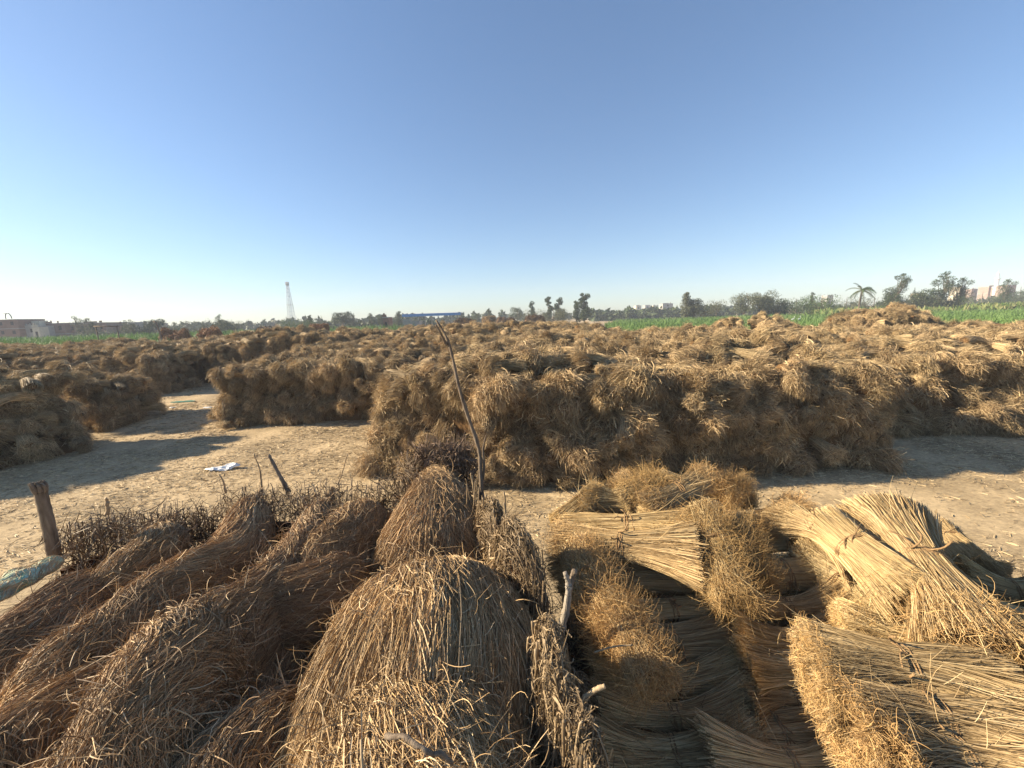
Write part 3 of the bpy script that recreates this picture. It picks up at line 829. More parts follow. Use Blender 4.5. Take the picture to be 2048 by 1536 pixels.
PB(6, (2090, 1575, 1.56), (1745, 1510, 1.56), 'lowest fan bundle of the right corner, cut by the photo edge', 1.15, 1.1)
PB(0, (1700, 1240, 1.78), (1880, 1280, 1.76), 'shaded bundle peeping out beneath the white scrap', .9, .4)
PB(2, (1440, 1480, 1.98), (1680, 1480, 1.94), 'flat dusty grey bundle at the bottom of the gap', 1.0, .2)
PB(0, (1430, 1560, 1.96), (1760, 1570, 1.92), 'flat dusty bundle at the bottom edge left of the fans', 1.05, 1.2)

# packed heap the golden bundles lie on
def base_heap(name, label, outline, top, mats, N, seed, cat, w=.002):
    g = Geo(); r = np.random.default_rng(seed)
    P = np.array(outline); f = sines(seed, 7, 2, 2, 6)
    lo, hi = P.min(0), P.max(0)
    xs = np.arange(lo[0]-.1, hi[0]+.1, .06); ys = np.arange(lo[1]-.1, hi[1]+.1, .06)
    X, Y = np.meshgrid(xs, ys, indexing='ij'); I = inside(outline, X, Y)
    Z = np.where(I, top(X, Y) + .05*f(X, Y), -.05)
    idx = np.arange(X.size).reshape(X.shape)
    near = I[:-1, :-1] | I[1:, :-1] | I[1:, 1:] | I[:-1, 1:]
    q = np.stack([idx[:-1, :-1], idx[1:, :-1], idx[1:, 1:], idx[:-1, 1:]], -1)[near]
    used = np.unique(q); rm = -np.ones(X.size, int); rm[used] = np.arange(len(used))
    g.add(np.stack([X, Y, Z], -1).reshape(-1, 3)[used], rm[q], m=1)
    x = r.uniform(lo[0], hi[0], N); y = r.uniform(lo[1], hi[1], N); k = inside(outline, x, y); x, y = x[k], y[k]
    P0 = np.stack([x, y, top(x, y) + .05*f(x, y) + .005], 1); d0 = np.stack([np.cos(f(y, x)*1.5), np.sin(f(y, x)*1.5), np.full(len(x), .1)], 1)
    g.ribbons(curl(len(x), 6, r.uniform(.02, .05, len(x)), r, .2, P0, d0), w*r.uniform(.6, 1.4, len(x)), m=0, r=r)
    # frayed straw down the sides
    e = np.array(outline + outline[:1]); L = np.r_[0, np.cumsum(np.linalg.norm(np.diff(e, axis=0), axis=1))]
    n = N//2; s = r.uniform(0, L[-1], n); x = np.interp(s, L, e[:, 0]); y = np.interp(s, L, e[:, 1])
    P0 = np.stack([x, y, r.uniform(.1, 1, n)*(top(x, y)-.05)], 1)
    d0 = unit(np.stack([x-P[:, 0].mean(), y-P[:, 1].mean(), r.normal(size=n)*.4], 1)) + r.normal(size=(n, 3))*.7
    g.ribbons(curl(n, 6, r.uniform(.02, .06, n), r, .35, P0, d0, pull=(0, 0, -.2)), w*1.2*r.uniform(.6, 1.4, n), m=0, r=r)
    return tag(g.build(name, mats), label, cat)
def tr(x, y): return EYE.z - 2.0 - .0*x - .16*np.maximum(y-2.2, 0)
A_ = [px(*p).xy[:] for p in ((1120, 1050, 1.85), (1300, 1010, 1.75), (1500, 1020, 1.75), (1800, 1060, 1.8), (1960, 1130, 1.85), (2150, 1210, 1.9), (2500, 1500, 1.9), (2400, 2400, 1.9), (1250, 2400, 2.1), (1190, 1500, 2.1), (1150, 1200, 2.0))]
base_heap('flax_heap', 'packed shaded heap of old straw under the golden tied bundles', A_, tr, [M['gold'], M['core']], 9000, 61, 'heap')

# ------------------------------------------------------------------ foreground, left: brown ridges of retted straw
def ridge(label, pts, ra, rb, seed, N, flow=0.0, fan=0.0, spread=.16, L=.38, w=.0017, pale=.03, curls=.05, lump=.10, wander=.5, mats=None, endp=5, ends=.012, name='brown_straw_bundle', cat='bundle', jit=.0025):
    kb, ka = (1.3, 1.04) if mats is not None else (1.75, .92)
    rb = [q_*kb for q_ in rb] if isinstance(rb, (list, tuple)) else rb*kb
    rb0 = rb if isinstance(rb, list) else [rb]
    P = [tuple(px(x, y, d) - Vector((0, 0, (rb0[min(i, len(rb0)-1)])*.95))) for i, (x, y, d) in enumerate(pts)]
    ra = [q_*ka for q_ in ra] if isinstance(ra, (list, tuple)) else ra*ka
    b = Body(P, ra, rb, seed, lump, endp)
    g = Geo()
    b.core(g, 2, .96)
    N = int(N*1.35)
    b.straw(g, N, L, w, flow, fan, spread, (-.004, .016), 6, 0, wander=wander, ends=ends, jit=jit)
    b.straw(g, int(N*.09), L*.6, w*1.0, flow, fan, .7, (.002, .016), 6, 0, wander=wander, ends=.015, jit=.003)
    b.straw(g, int(N*pale), L*.55, w*1.15, flow+.3, fan, .5, (.006, .02), 6, 1, wander=wander, ends=.015, jit=.003)
    b.curls(g, int(N*curls*.35), .022, w*.95, 9, 0, turn=.3)
    b.curls(g, int(N*.006), .030, w*1.05, 7, 0, turn=.06, lift=.002)
    b.curls(g, int(N*.0018), .034, w*1.25, 6, 1, turn=.05, lift=.004)
    b.curls(g, int(N*curls*.16), .018, w*1.1, 8, 1, turn=.4)
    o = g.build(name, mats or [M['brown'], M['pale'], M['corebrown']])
    return tag(o, label, cat, 'brown straw bundles in the left foreground')
ridge('brown bundle beside the green netting at the far left edge', [(215, 1125, 1.62), (130, 1180, 1.62), (20, 1260, 1.60), (-110, 1350, 1.58)], .30, .22, 1, 9000, pale=.02)
ridge('short brown bundle draped over the hedge between the thick post and the long thin ridge', [(330, 1020, 1.46), (300, 1070, 1.52), (240, 1120, 1.58), (170, 1175, 1.66)], [.16, .2, .2], [.12, .15, .15], 21, 6000, pale=.02)
ridge('long thin brown ridge bundle from the hedge gap toward the lower left', [(505, 955, 1.40), (455, 1050, 1.50), (360, 1130, 1.54), (250, 1210, 1.56), (130, 1290, 1.58), (-40, 1380, 1.60)], [.20, .24, .26, .28], [.16, .2, .2, .2], 2, 14000, pale=.02)
ridge('brown bundle filling the lower left corner', [(240, 1290, 1.64), (120, 1370, 1.64), (-20, 1470, 1.64), (-120, 1560, 1.64)], .27, .20, 3, 10000, flow=.2)
ridge('big brown ridge bundle with a patch of pale curled stems', [(648, 960, 1.40), (600, 1050, 1.48), (500, 1150, 1.48), (370, 1250, 1.46), (290, 1350, 1.46), (230, 1470, 1.48), (200, 1600, 1.50)], [.16, .22, .27, .28, .26, .26], [.15, .2, .24, .24, .22], 4, 24000, pale=.05, curls=.08)
ridge('reddish brown bundle lying across behind the round centre mound', [(730, 1105, 1.62), (650, 1140, 1.60), (560, 1170, 1.60), (480, 1200, 1.62)], .22, .17, 5, 8000, flow=0, spread=.2, pale=.01)
ridge('broad brown bundle under the slanting stick', [(745, 960, 1.42), (690, 1035, 1.52), (640, 1090, 1.56), (590, 1130, 1.60)], [.26, .30, .28], .2, 6, 9000, flow=.4, spread=.5, pale=.03)
ridge('sunken shaded brown bundle between the big ridge and the round mound', [(640, 1200, 1.90), (560, 1270, 1.90), (480, 1370, 1.90), (400, 1480, 1.90)], .28, .18, 7, 9000, spread=.5)
ridge('brown bundle at the bottom edge left of the nearest mound', [(620, 1380, 1.62), (520, 1430, 1.60), (420, 1500, 1.60), (330, 1600, 1.60)], .22, .19, 8, 9000)
ridge('brown bundle at the very bottom left, between corner and big ridge', [(150, 1500, 1.68), (60, 1570, 1.68), (-60, 1680, 1.68)], .26, .2, 18, 6000)
MIX = [M['mix'] if 'mix' in M else M['brown'], M['pale'], M['corebrown']]
M['mix'] = straw_mat('light_brown_straw', [(.09, .05, .022), (.38, .25, .12), (.54, .37, .19), (.27, .165, .075), (.64, .47, .26)], var=.05, rough=.55, spec=.25)
MIX = [M['mix'], M['pale'], M['corebrown']]
ridge('pointed brown mound at the foot of the tall crooked stick', [(872, 905, 1.46), (868, 950, 1.44), (860, 1010, 1.46), (848, 1080, 1.60), (845, 1130, 1.78)], [.17, .28, .35, .38, .38], [.15, .26, .32, .34, .3], 9, 15000, flow=0, fan=1.1, spread=.35, L=.26, mats=MIX, pale=.04, endp=8)
ridge('large round brown mound with straw fanning down in the centre', [(872, 1105, 1.44), (860, 1150, 1.36), (850, 1240, 1.36), (845, 1320, 1.50), (840, 1390, 1.80)], [.44, .50, .53, .52, .46], [.32, .38, .42, .42, .36], 10, 26000, flow=0, fan=1.0, spread=.3, L=.30, mats=MIX, pale=.06, endp=8)
ridge('nearest brown mound at the bottom edge with a hairy stalk across', [(800, 1375, 1.44), (810, 1440, 1.36), (820, 1540, 1.36), (815, 1700, 1.40)], [.36, .38, .38, .36], [.28, .3, .32, .3], 11, 18000, flow=.5, fan=.5, spread=.6, L=.2, mats=MIX, pale=.05, curls=.10, endp=16)
Bq = [px(*p).xy[:] for p in ((60, 1130, 1.9), (150, 1070, 1.9), (430, 1030, 1.85), (600, 985, 1.85), (800, 970, 1.8), (900, 930, 1.75), (1010, 1060, 1.8), (1050, 1250, 1.8), (1080, 1800, 2.0), (1000, 2400, 2.0), (-400, 2400, 2.0), (-500, 1500, 2.0))]
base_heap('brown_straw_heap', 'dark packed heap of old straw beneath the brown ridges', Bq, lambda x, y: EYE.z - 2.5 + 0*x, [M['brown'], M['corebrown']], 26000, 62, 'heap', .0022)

# ------------------------------------------------------------------ hedges of dead stalks, posts, branches
def stalk_hedge(name, label, path, hgt, N, seed, mats, thick=.10, lean=(0, 0, 0), wst=.006, leaf=1.0, topj=.12, cat='windbreak', up=3, lw=.009):
    """standing dry stalks tied in a row; path = points of the top edge"""
    g = Geo(); r = np.random.default_rng(seed)
    P = np.array([tuple(p) for p in path]); L = np.r_[0, np.cumsum(np.linalg.norm(np.diff(P, axis=0), axis=1))]
    def top(s): return np.stack([np.interp(s, L, P[:, i]) for i in range(3)], -1)
    def across(s):
        d = unit((top(np.minimum(s+.05, L[-1])) - top(np.maximum(s-.05, 0)))*np.array([1, 1, 0])); return np.stack([d[:, 1], -d[:, 0], 0*d[:, 0]], -1)
    s = r.uniform(0, L[-1], N); T = top(s); A = across(s)
    T = T + A*(r.normal(size=N)*thick*.5)[:, None] + np.array([0, 0, 1])*(r.normal(size=N)*topj - .05)[:, None]
    for i in range(N):
        k = 6; h = hgt*r.uniform(.7, 1.0)
        t = np.linspace(0, 1, k)[:, None]
        bend = np.cumsum(r.normal(size=(k, 3))*.012, 0)
        Q = T[i] - np.array([0, 0, 1])*h*t + bend + (np.array(lean) + r.normal(size=3)*.08)*(1-t)*.5*h*np.array([1, 1, 0])
        g.tube(Q, wst*r.uniform(.5, 1.3), 6, m=0)
    # ragged leaves and sheaths
    n = int(N*9*leaf); s = r.uniform(0, L[-1], n); T = top(s); A = across(s)
    S0 = T + A*(r.normal(size=n)*thick*.7)[:, None] - np.array([0, 0, 1])*(r.uniform(-.05, 1, n)**1.2*hgt*.9)[:, None]
    d0 = A*r.normal(size=(n, 1))*.7 + np.array([0, 0, -.6]) + r.normal(size=(n, 3))*.5
    g.ribbons(curl(n, 6, r.uniform(.012, .04, n), r, .35, S0, d0, pull=(0, 0, -.15)), r.uniform(.0015, lw, n), m=0, r=r, fold=.3)
    n = int(N*up*leaf); s = r.uniform(0, L[-1], n); T = top(s); A = across(s)
    S0 = T + A*(r.normal(size=n)*thick*.6)[:, None] - np.array([0, 0, 1])*(r.uniform(0, 1, n)*hgt*.9)[:, None]
    d0 = np.array([0, 0, 1]) + r.normal(size=(n, 3))*.35
    g.ribbons(curl(n, 5, r.uniform(.02, .05, n), r, .10, S0, d0), r.uniform(.0015, .004, n), m=0, r=r)
    # packed middle so that no light comes through
    for k in range(len(P)-1):
        pass
    ns = 40; ss = np.linspace(0, L[-1], ns); Tc = top(ss); Ac = across(ss)
    f = r.uniform(.7, 1.1, ns)[:, None]*thick*.45
    V = np.concatenate([Tc - Ac*f*.6 - [0, 0, .32], Tc + Ac*f*.6 - [0, 0, .32], Tc + Ac*f - [0, 0, hgt], Tc - Ac*f - [0, 0, hgt]])
    q = [(a*ns+i, b*ns+i, b*ns+i+1, a*ns+i+1) for i in range(ns-1) for a, b in ((0, 1), (1, 2), (2, 3), (3, 0))]
    g.add(V, q, m=1)
    return tag(g.build(name, [mats[0], mats[1]]), label, cat)
SD = (M['stalkdark'], M['corebrown']); SL = (M['stalk'], M['corebrown'])
stalk_hedge('stalk_hedge', 'row of dead leafy stalks behind the brown straw, right of the thick post',
            [px(105, 1065, 1.50), px(200, 1035, 1.52), px(310, 1030, 1.54), px(430, 1028, 1.54)], 1.5, 80, 71, SD, .14, lean=(-.1, .25, 0), topj=.03, leaf=8, wst=.004, up=1.2, lw=.005)
stalk_hedge('stalk_hedge', 'row of dead dark stalks behind the broad brown bundle, around the slanting stick',
            [px(440, 990, 1.48), px(520, 982, 1.48), px(640, 978, 1.48), px(760, 972, 1.48), px(800, 950, 1.44), px(850, 900, 1.40)], 1.5, 90, 72, SD, .14, lean=(0, .2, 0), topj=.035, leaf=8, wst=.0035, up=1.2, lw=.005)
stalk_hedge('stalk_hedge', 'grey tuft of upright dead stems at the tip of the pointed mound',
            [px(835, 905, 1.36), px(880, 888, 1.34), px(925, 900, 1.36)], .7, 110, 73, (M['dark'], M['corebrown']), .2, lean=(.05, .2, 0), topj=.06, leaf=2.5, wst=.003)
def stalk_fence(label, path, hgt, seed, N, nst, thick=.075):
    """a fence of broken stalks packed with ragged sheaths: a tall narrow body with stems standing out of it"""
    P = [tuple(Vector(p) - Vector((0, 0, hgt*.5))) for p in path]
    b = Body(P, thick, hgt*.5, seed, .24, 9, 16); g = Geo(); r = np.random.default_rng(seed)
    b.core(g, 1, .9, 60, 30)
    b.straw(g, N, .16, .0020, flow=1.45, spread=.35, lift=(-.01, .03), K=5, jit=.006, phi=(-.6, 3.8), ends=.02)
    b.straw(g, N//3, .10, .0042, flow=1.3, spread=.8, lift=(-.01, .035), K=4, jit=.008, phi=(-.5, 3.7), ends=.03)
    b.curls(g, N//5, .014, .0022, 7, 0, turn=.5)
    L = np.array(path, float); Lc = crspline(L, 60)
    for i in range(nst):
        p = Lc[r.integers(1, 58)] + np.array([r.normal()*thick*.5, r.normal()*.02, 0])
        top = .03 + abs(r.normal())*.07; d = np.array([r.normal()*.10, r.normal()*.10, 1.0])
        Q = [p - d*.35, p - d*.15 + r.normal(size=3)*.004, p + d*top*.5, p + d*top + r.normal(size=3)*.006]
        g.tube(crspline(Q, 6), r.uniform(.0035, .0075), 6, m=0)
    return tag(g.build('stalk_fence', [M['stalk'], M['corebrown']]), label, 'fence')
stalk_fence('sunlit fence of broken maize stalks running back to the tall crooked stick',
            [px(935, 955, 1.36), px(970, 1000, 1.38), px(1000, 1050, 1.40), px(1025, 1110, 1.45), px(1045, 1170, 1.55), px(1068, 1235, 1.70), px(1085, 1290, 1.95)], 1.2, 74, 12000, 70)
stalk_fence('near sunlit clump of broken maize stalks below the forked branch',
            [px(1078, 1285, 1.46), px(1098, 1340, 1.42), px(1125, 1410, 1.40), px(1150, 1500, 1.38), px(1175, 1640, 1.36), px(1190, 1800, 1.36)], 1.2, 75, 12000, 26)

def limb(g, pts, r0, r1, n=10, seed=0, wob=.0, m=0, lum=.10):
    P = crspline([tuple(p) for p in pts], max(14, len(pts)*6)); r = np.random.default_rng(seed)
    t = np.linspace(0, 1, len(P))
    P = P + np.cumsum(r.normal(size=P.shape)*wob, 0)
    rad = (r0*(1-t) + r1*t)*(1+lum*np.sin(t*40+seed)+lum*r.normal(size=len(P)))
    g.tube(P, rad, n, m=m)
# tall crooked stick: real size at the range of the fence
g = Geo()
Yd = px(962, 950, 1.40).y
limb(g, [px(972, 1060, Y=Yd), px(962, 960, Y=Yd), px(958, 900, Y=Yd), px(935, 830, Y=Yd), px(918, 775, Y=Yd), px(905, 715, Y=Yd+.05), px(893, 675, Y=Yd+.08), px(872, 640, Y=Yd+.1)], .022, .009, seed=1)
t = g.build('crooked_stick', M['wood'])
tag(t, 'tall crooked bare stick rising from the end of the maize stalk fence', 'stick')
g2 = Geo(); limb(g2, [px(893, 690, Y=Yd+.07), px(882, 668, Y=Yd+.02), px(872, 650, Y=Yd-.02)], .012, .007, seed=2); g2.build('twig', M['wood'], t)
g2 = Geo(); limb(g2, [px(958, 1000, Y=Yd), px(968, 940, Y=Yd), px(966, 900, Y=Yd-.02), px(972, 870, Y=Yd-.03)], .014, .006, seed=3); g2.build('twig', M['wood'], t)
# thick post
g = Geo()
pa, pb = px(112, 1130, Y=px(100, 1065, 1.5).y - .02), px(78, 972, Y=px(100, 1065, 1.5).y - .02)
limb(g, [pa, (pa+pb)/2 + Vector((.008, 0, 0)), pb], .040, .036, 14, 5, lum=.03)
po = g.build('thick_post', M['wood']); tag(po, 'thick weathered wooden post with a bark cap at the left end of the hedge', 'post')
g = Geo()
q = np.random.default_rng(3)
for i in range(9):
    a = i*.7; o_ = Vector((math.cos(a)*.032, math.sin(a)*.032, 0))
    limb(g, [pb+o_*.8+Vector((0, 0, -.05)), pb+o_*1.1+Vector((0, 0, .0)), pb+o_*(.7+.6*q.random())+Vector((-.02, 0, .02+.02*q.random()))], .015, .008, 6, i)
g.build('bark_cap', M['wood'], po)
# slanting stick and thin dark canes
g = Geo(); Ys = px(560, 975, 1.5).y
limb(g, [px(578, 985, Y=Ys), px(556, 945, Y=Ys), px(537, 909, Y=Ys+.02)], .020, .014, 8, 7)
tag(g.build('slanting_stick', M['wood']), 'short dark broken stick slanting out of the hedge above the broad brown bundle', 'stick')
for i, (a, b, lab) in enumerate((((523, 975), (512, 905), 'thin upright dark cane just left of the slanting stick'),
                                 ((450, 985), (436, 948), 'short thin dark cane at the left end of the raised hedge'),
                                 ((673, 972), (694, 910), 'thin dark cane leaning right, to the right of the slanting stick'),
                                 ((213, 1030), (212, 995), 'stub of dark cane standing in the hedge right of the thick post'))):
    g = Geo(); Yc = px(*a, 1.47).y
    limb(g, [px(*a, Y=Yc), px((a[0]+b[0])/2+3, (a[1]+b[1])/2, Y=Yc), px(*b, Y=Yc)], (.010, .012, .006, .014)[i], .004 if i != 3 else .012, 6, 20+i, .002)
    tag(g.build('dark_cane', M['stalkdark']), lab, 'cane')
# forked pale branch
g = Geo(); Yf = px(1130, 1230, 1.45).y
limb(g, [px(1105, 1320, Y=Yf-.05), px(1120, 1265, Y=Yf), px(1133, 1215, Y=Yf), px(1137, 1170, Y=Yf), px(1130, 1145, Y=Yf)], .024, .011, 10, 9)
fb = g.build('forked_branch', M['greywood']); tag(fb, 'pale grey forked branch standing in the gap beside the golden pile', 'branch')
g = Geo(); limb(g, [px(1136, 1190, Y=Yf), px(1143, 1160, Y=Yf+.02), px(1150, 1140, Y=Yf+.02)], .018, .014, 8, 10); g.build('twig', M['wood'], fb)
# hairy stalk over the nearest mound and pale chips of stalk
g = Geo(); limb(g, [px(770, 1475, 1.20), px(810, 1478, 1.17), px(850, 1500, 1.18), px(900, 1530, 1.24)], .008, .006, 8, 12, .002)
tag(g.build('hairy_stalk', M['wood']), 'thick fuzzy brown stalk lying across the nearest mound', 'stalk')
for i, (a, b, lab) in enumerate((((1165, 1400, 1.42), (1210, 1372, 1.36), 'short pale stalk poking right out of the near maize clump'),
                                 ((1188, 1305, 1.50), (1265, 1290, 1.46), 'pale straw lying on the lowest orange gold tangle'),
                                 ((725, 1540, 1.12), (722, 1480, 1.10), 'thin pale stem standing at the bottom edge on the nearest mound'),
                                 ((1620, 1490, 1.95), (1665, 1460, 1.93), 'brown stick lying in the dusty gap left of the fan bundles'),
                                 ((985, 1518, 1.60), (1030, 1495, 1.60), 'pale stalk lying in the dark gap beside the nearest mound'))):
    g = Geo(); A, B = px(*a), px(*b)
    limb(g, [A, (A+B)/2+Vector((0, 0, .01)), B], (.011, .004, .004, .014, .006)[i], (.009, .003, .003, .014, .005)[i], 7, 30+i)
    tag(g.build('loose_stalk', M['stalk'] if i != 3 else M['wood']), lab, 'stalk')

# ------------------------------------------------------------------ plastic, netting, scraps
def crumpled(name, c, u, v, w_, h_, seed, mat, label, cat, amp=.05, up=Vector((0, 0, 1))):
    g = Geo(); n = 48; f = sines(seed, 9, 2, 9, 26); f2 = sines(seed+1, 6, 2, 2.2, 5); f3 = sines(seed+2, 5, 2, 1.2, 2.6)
    S, T = np.meshgrid(np.linspace(-1, 1, n), np.linspace(-1, 1, n), indexing='ij')
    ang = np.arctan2(T, S); k = .8 + .16*f2(np.cos(ang), np.sin(ang)) + .05*f(np.cos(ang)*.4, np.sin(ang)*.4)
    rr_ = np.maximum(abs(S), abs(T))/(np.hypot(S, T)+1e-6); Sx, Tx = S*rr_*k, T*rr_*k
    fold = 1 - np.abs(f(S*.30, T*.22)); hgt = amp*np.clip(.35 + .55*f3(S, T), .0, 1.6)*(1-.75*np.maximum(abs(S), abs(T))**4) + amp*.22*fold
    V = np.array(c)[None, None] + (Sx*w_)[..., None]*np.array(u) + (Tx*h_)[..., None]*np.array(v) + hgt[..., None]*np.array(up)
    q = [(i*n+j, (i+1)*n+j, (i+1)*n+j+1, i*n+j+1) for i in range(n-1) for j in range(n-1)]
    g.add(V.reshape(-1, 3), q)
    o = g.build(name, mat); md = o.modifiers.new('thick', 'SOLIDIFY'); md.thickness = .003
    return tag(o, label, cat)
cpos = px(445, 938, z=.03)
crumpled('white_sack', cpos, Vector((.95, .18, 0)), Vector((-.3, .95, 0)), .60, .28, 1, M['plastic'], 'crumpled white plastic sack lying on the open ground left of centre', 'sack', .17)
M['bagfilm'] = noise_mat('grey_film', (.22, .22, .22), (.34, .34, .33), scale=5, rough=.5, spec=.4)
cb = px(1035, 1345, 1.66)
crumpled('plastic_bag', cb, Vector((.9, .1, .2)).normalized(), Vector((0, .5, .85)).normalized(), .06, .11, 4, M['bagfilm'], 'thin greyish plastic bag caught in the dark gap beside the maize clump', 'bag', .02, Vector((.2, -.85, .5)))
sp = px(1768, 1292, 1.44)
crumpled('white_scrap', sp, Vector((1, 0, 0)), Vector((0, 1, 0)), .018, .014, 6, M['plastic'], 'tiny white scrap on the bundle behind the upper fan bundle', 'scrap', .01)
# rolled green netting at the left edge
M['net'] = noise_mat('green_netting', (.12, .30, .17), (.62, .68, .56), scale=13, stretch=(1, 1, 1), bump=.4, rough=.7)
b = Body([tuple(px(118, 1118, 1.60)), tuple(px(60, 1148, 1.60)), tuple(px(-15, 1185, 1.60)), tuple(px(-120, 1240, 1.62))], [.06, .085, .095, .10], [.035, .05, .055, .06], 33, .20, 14, 34)
g = Geo(); b.core(g, 0, 1.0, 160, 48)
b.straw(g, 500, .15, .0014, lift=(0, .006), m=1, spread=.4)
tag(g.build('netting_roll', [M['net'], M['pale']]), 'rolled green and white netting lying at the left edge beyond the brown straw', 'netting')
M['cloth'] = noise_mat('teal_cloth', (.04, .13, .10), (.08, .22, .17), scale=6)
crumpled('green_cloth', px(368, 803, z=.03), Vector((1, .1, 0)), Vector((0, 1, 0)), .85, .3, 8, M['cloth'], 'dark green cloth lying flat in the passage between the left stacks', 'cloth', .04)
crumpled('white_rag', px(415, 815, z=.03), Vector((1, .1, 0)), Vector((0, 1, 0)), .30, .16, 9, M['plastic'], 'white rag on the ground at the foot of the stack left of centre', 'rag', .05)
crumpled('white_rag', px(346, 815, z=.03), Vector((1, .1, 0)), Vector((0, 1, 0)), .22, .12, 10, M['plastic'], 'white rag on the ground at the foot of the reddish stack', 'rag', .04)

# ------------------------------------------------------------------ fields
def leaf_mat(name, c0, c1, c2, var=.08, trans=.25):
    return straw_mat(name, [c0, c1, c2], var=var, rough=.6, spec=.25, trans=trans, hue=.008)
M['crop'] = leaf_mat('clover_green', (.07, .14, .035), (.115, .20, .055), (.17, .27, .085))
M['cropsoil'] = noise_mat('crop_floor', (.035, .08, .02), (.07, .14, .035), scale=2)
M['maize'] = leaf_mat('maize_green', (.07, .14, .03), (.15, .20, .06), (.26, .25, .11))
def crop(name, label, outline, z0, hh, sp, mat, seed, ww=.03, ground_z=None):
    g = Geo(); r = np.random.default_rng(seed)
    P = np.array(outline); lo, hi = P.min(0), P.max(0)
    f = sines(seed, 6, 2, .05, .3)
    xs = np.linspace(lo[0], hi[0], 120); ys = np.linspace(lo[1], hi[1], 80)
    X, Y = np.meshgrid(xs, ys, indexing='ij'); I = inside(outline, X, Y)
    idx = np.arange(X.size).reshape(X.shape)
    a = I[:-1, :-1] & I[1:, :-1] & I[1:, 1:] & I[:-1, 1:]
    q = np.stack([idx[:-1, :-1], idx[1:, :-1], idx[1:, 1:], idx[:-1, 1:]], -1)[a]
    us = np.unique(q); rm = -np.ones(X.size, int); rm[us] = np.arange(len(us))
    g.add(np.stack([X, Y, z0 + hh*.55 + .12*hh*f(X, Y)], -1).reshape(-1, 3)[us], rm[q], m=1)
    # plants, closer together nearer the camera
    n = int(sp); yy = lo[1] + (hi[1]-lo[1])*r.random(n)**2.0; xx = r.uniform(lo[0], hi[0], n)
    k = inside(outline, xx, yy); xx, yy = xx[k], yy[k]; n = len(xx)
    S0 = np.stack([xx, yy, z0 + hh*.35 + .12*hh*f(xx, yy)], 1)
    d0 = np.array([0, 0, 1.2]) + r.normal(size=(n, 3))*.5
    sz = (1 + yy/90)
    g.ribbons(curl(n, 4, hh*.28*r.uniform(.6, 1.3, n), r, .25, S0, d0), ww*sz*r.uniform(.6, 1.4, n), m=0, r=r, fold=.2)
    return tag(g.build(name, [mat, M['cropsoil']]), label, 'crop', kind='stuff')
crop('green_crop', 'low bright green crop filling the field behind the right stacks', [(11, 39), (40, 36.5), (120, 34), (190, 60), (190, 128), (110, 150), (40, 150), (26, 110)], .6, 1.5, 95000, M['crop'], 1, .028)
crop('maize_crop', 'tall yellowish maize with tassels beyond the green crop at the right', [(92, 124), (112, 112), (240, 100), (300, 170), (150, 190)], 0.4, 2.6, 26000, M['maize'], 2, .10)
crop('green_crop', 'bright green crop strip between the far left stacks and the brick houses', [(-150, 50), (-62, 51), (-47, 60), (-30, 75), (-22, 95), (-45, 128), (-220, 132), (-220, 60)], .7, 2.3, 50000, M['crop'], 3, .035)

# ------------------------------------------------------------------ trees
def tree_geo(kind, seed, H=10, W=7, n=1500, leaf=.42, windy=0.0):
    r = np.random.default_rng(seed); t, c = Geo(), Geo()
    P = [(0, 0, -.3), (.02*H*r.normal(), 0, H*.3), (windy*H*.10+.02*H*r.normal(), 0, H*.6), (windy*H*.25, 0, H*.92)]
    tp = crspline(P, 12); t.tube(tp, np.linspace(H*.028, H*.006, 12), 8)
    cl = []
    if kind == 'round': spec = [(r.uniform(-.30, .30)*W, r.uniform(-.30, .30)*W, H*r.uniform(.40, .82), r.uniform(.16, .25)*W) for _ in range(11)]
    elif kind == 'tall': spec = [(r.uniform(-.26, .26)*W + windy*z*.22*H, r.uniform(-.2, .2)*W, H*z, (.33-.17*z)*W*r.uniform(.55, 1.25)) for z in np.linspace(.24, .96, 14)]
    elif kind == 'wind': spec = [(r.uniform(-.30, .30)*W*(1.15-z) + windy*z*z*.30*H, r.uniform(-.2, .2)*W, H*z, (.30-.22*z)*W*r.uniform(.6, 1.2)) for z in np.linspace(.12, .98, 18)]
    else: spec = [(r.uniform(-.42, .42)*W, r.uniform(-.3, .3)*W, H*r.uniform(.18, .72), r.uniform(.14, .24)*W) for _ in range(14)]
    for (x, y, z, R_) in spec:
        j = int(np.clip(z/H*11*.7, 1, 10)); a = tp[j]
        b_ = np.array([x, y, z]); mid = (a+b_)/2 + np.array([0, 0, -.04*H])
        t.tube(crspline([a, mid, b_], 6), np.linspace(H*.011, H*.003, 6), 5)
        m = int((n*(R_/W)**1.6*9/len(spec)*4.2)*(.6 if kind == 'tall' else .85)) + 30
        D = unit(r.normal(size=(m, 3)))*(r.uniform(.25, 1.0, m)**.5)[:, None]*R_*np.array([1, 1, .8]); 
        D += (r.normal(size=(m, 3))*.12*R_)
        C_ = b_ + D
        up = unit(r.normal(size=(m, 3)) + (np.array([windy*2.2, 0, .8]) if kind == 'wind' else np.array([0, 0, .2])))
        sd = unit(np.cross(up, r.normal(size=(m, 3))))
        L_ = leaf*.95*r.uniform(.5, 1.4, m)[:, None]; W_ = L_*(.32 if kind == 'wind' else .5)
        V = np.stack([C_-up*L_*.5, C_-sd*W_*.5+up*L_*.05, C_+up*L_*.55, C_+sd*W_*.5], 1)
        c.add(V.reshape(-1, 3), np.arange(m*4).reshape(-1, 4))
    return t, c
M['bark'] = noise_mat('bark', (.07, .055, .04), (.17, .14, .11), scale=8)
M['leafdark'] = leaf_mat('dark_foliage', (.028, .05, .020), (.05, .075, .03), (.085, .11, .05), trans=.15)
M['leafgrey'] = leaf_mat('grey_green_foliage', (.06, .075, .04), (.11, .12, .07), (.17, .17, .11), trans=.15)
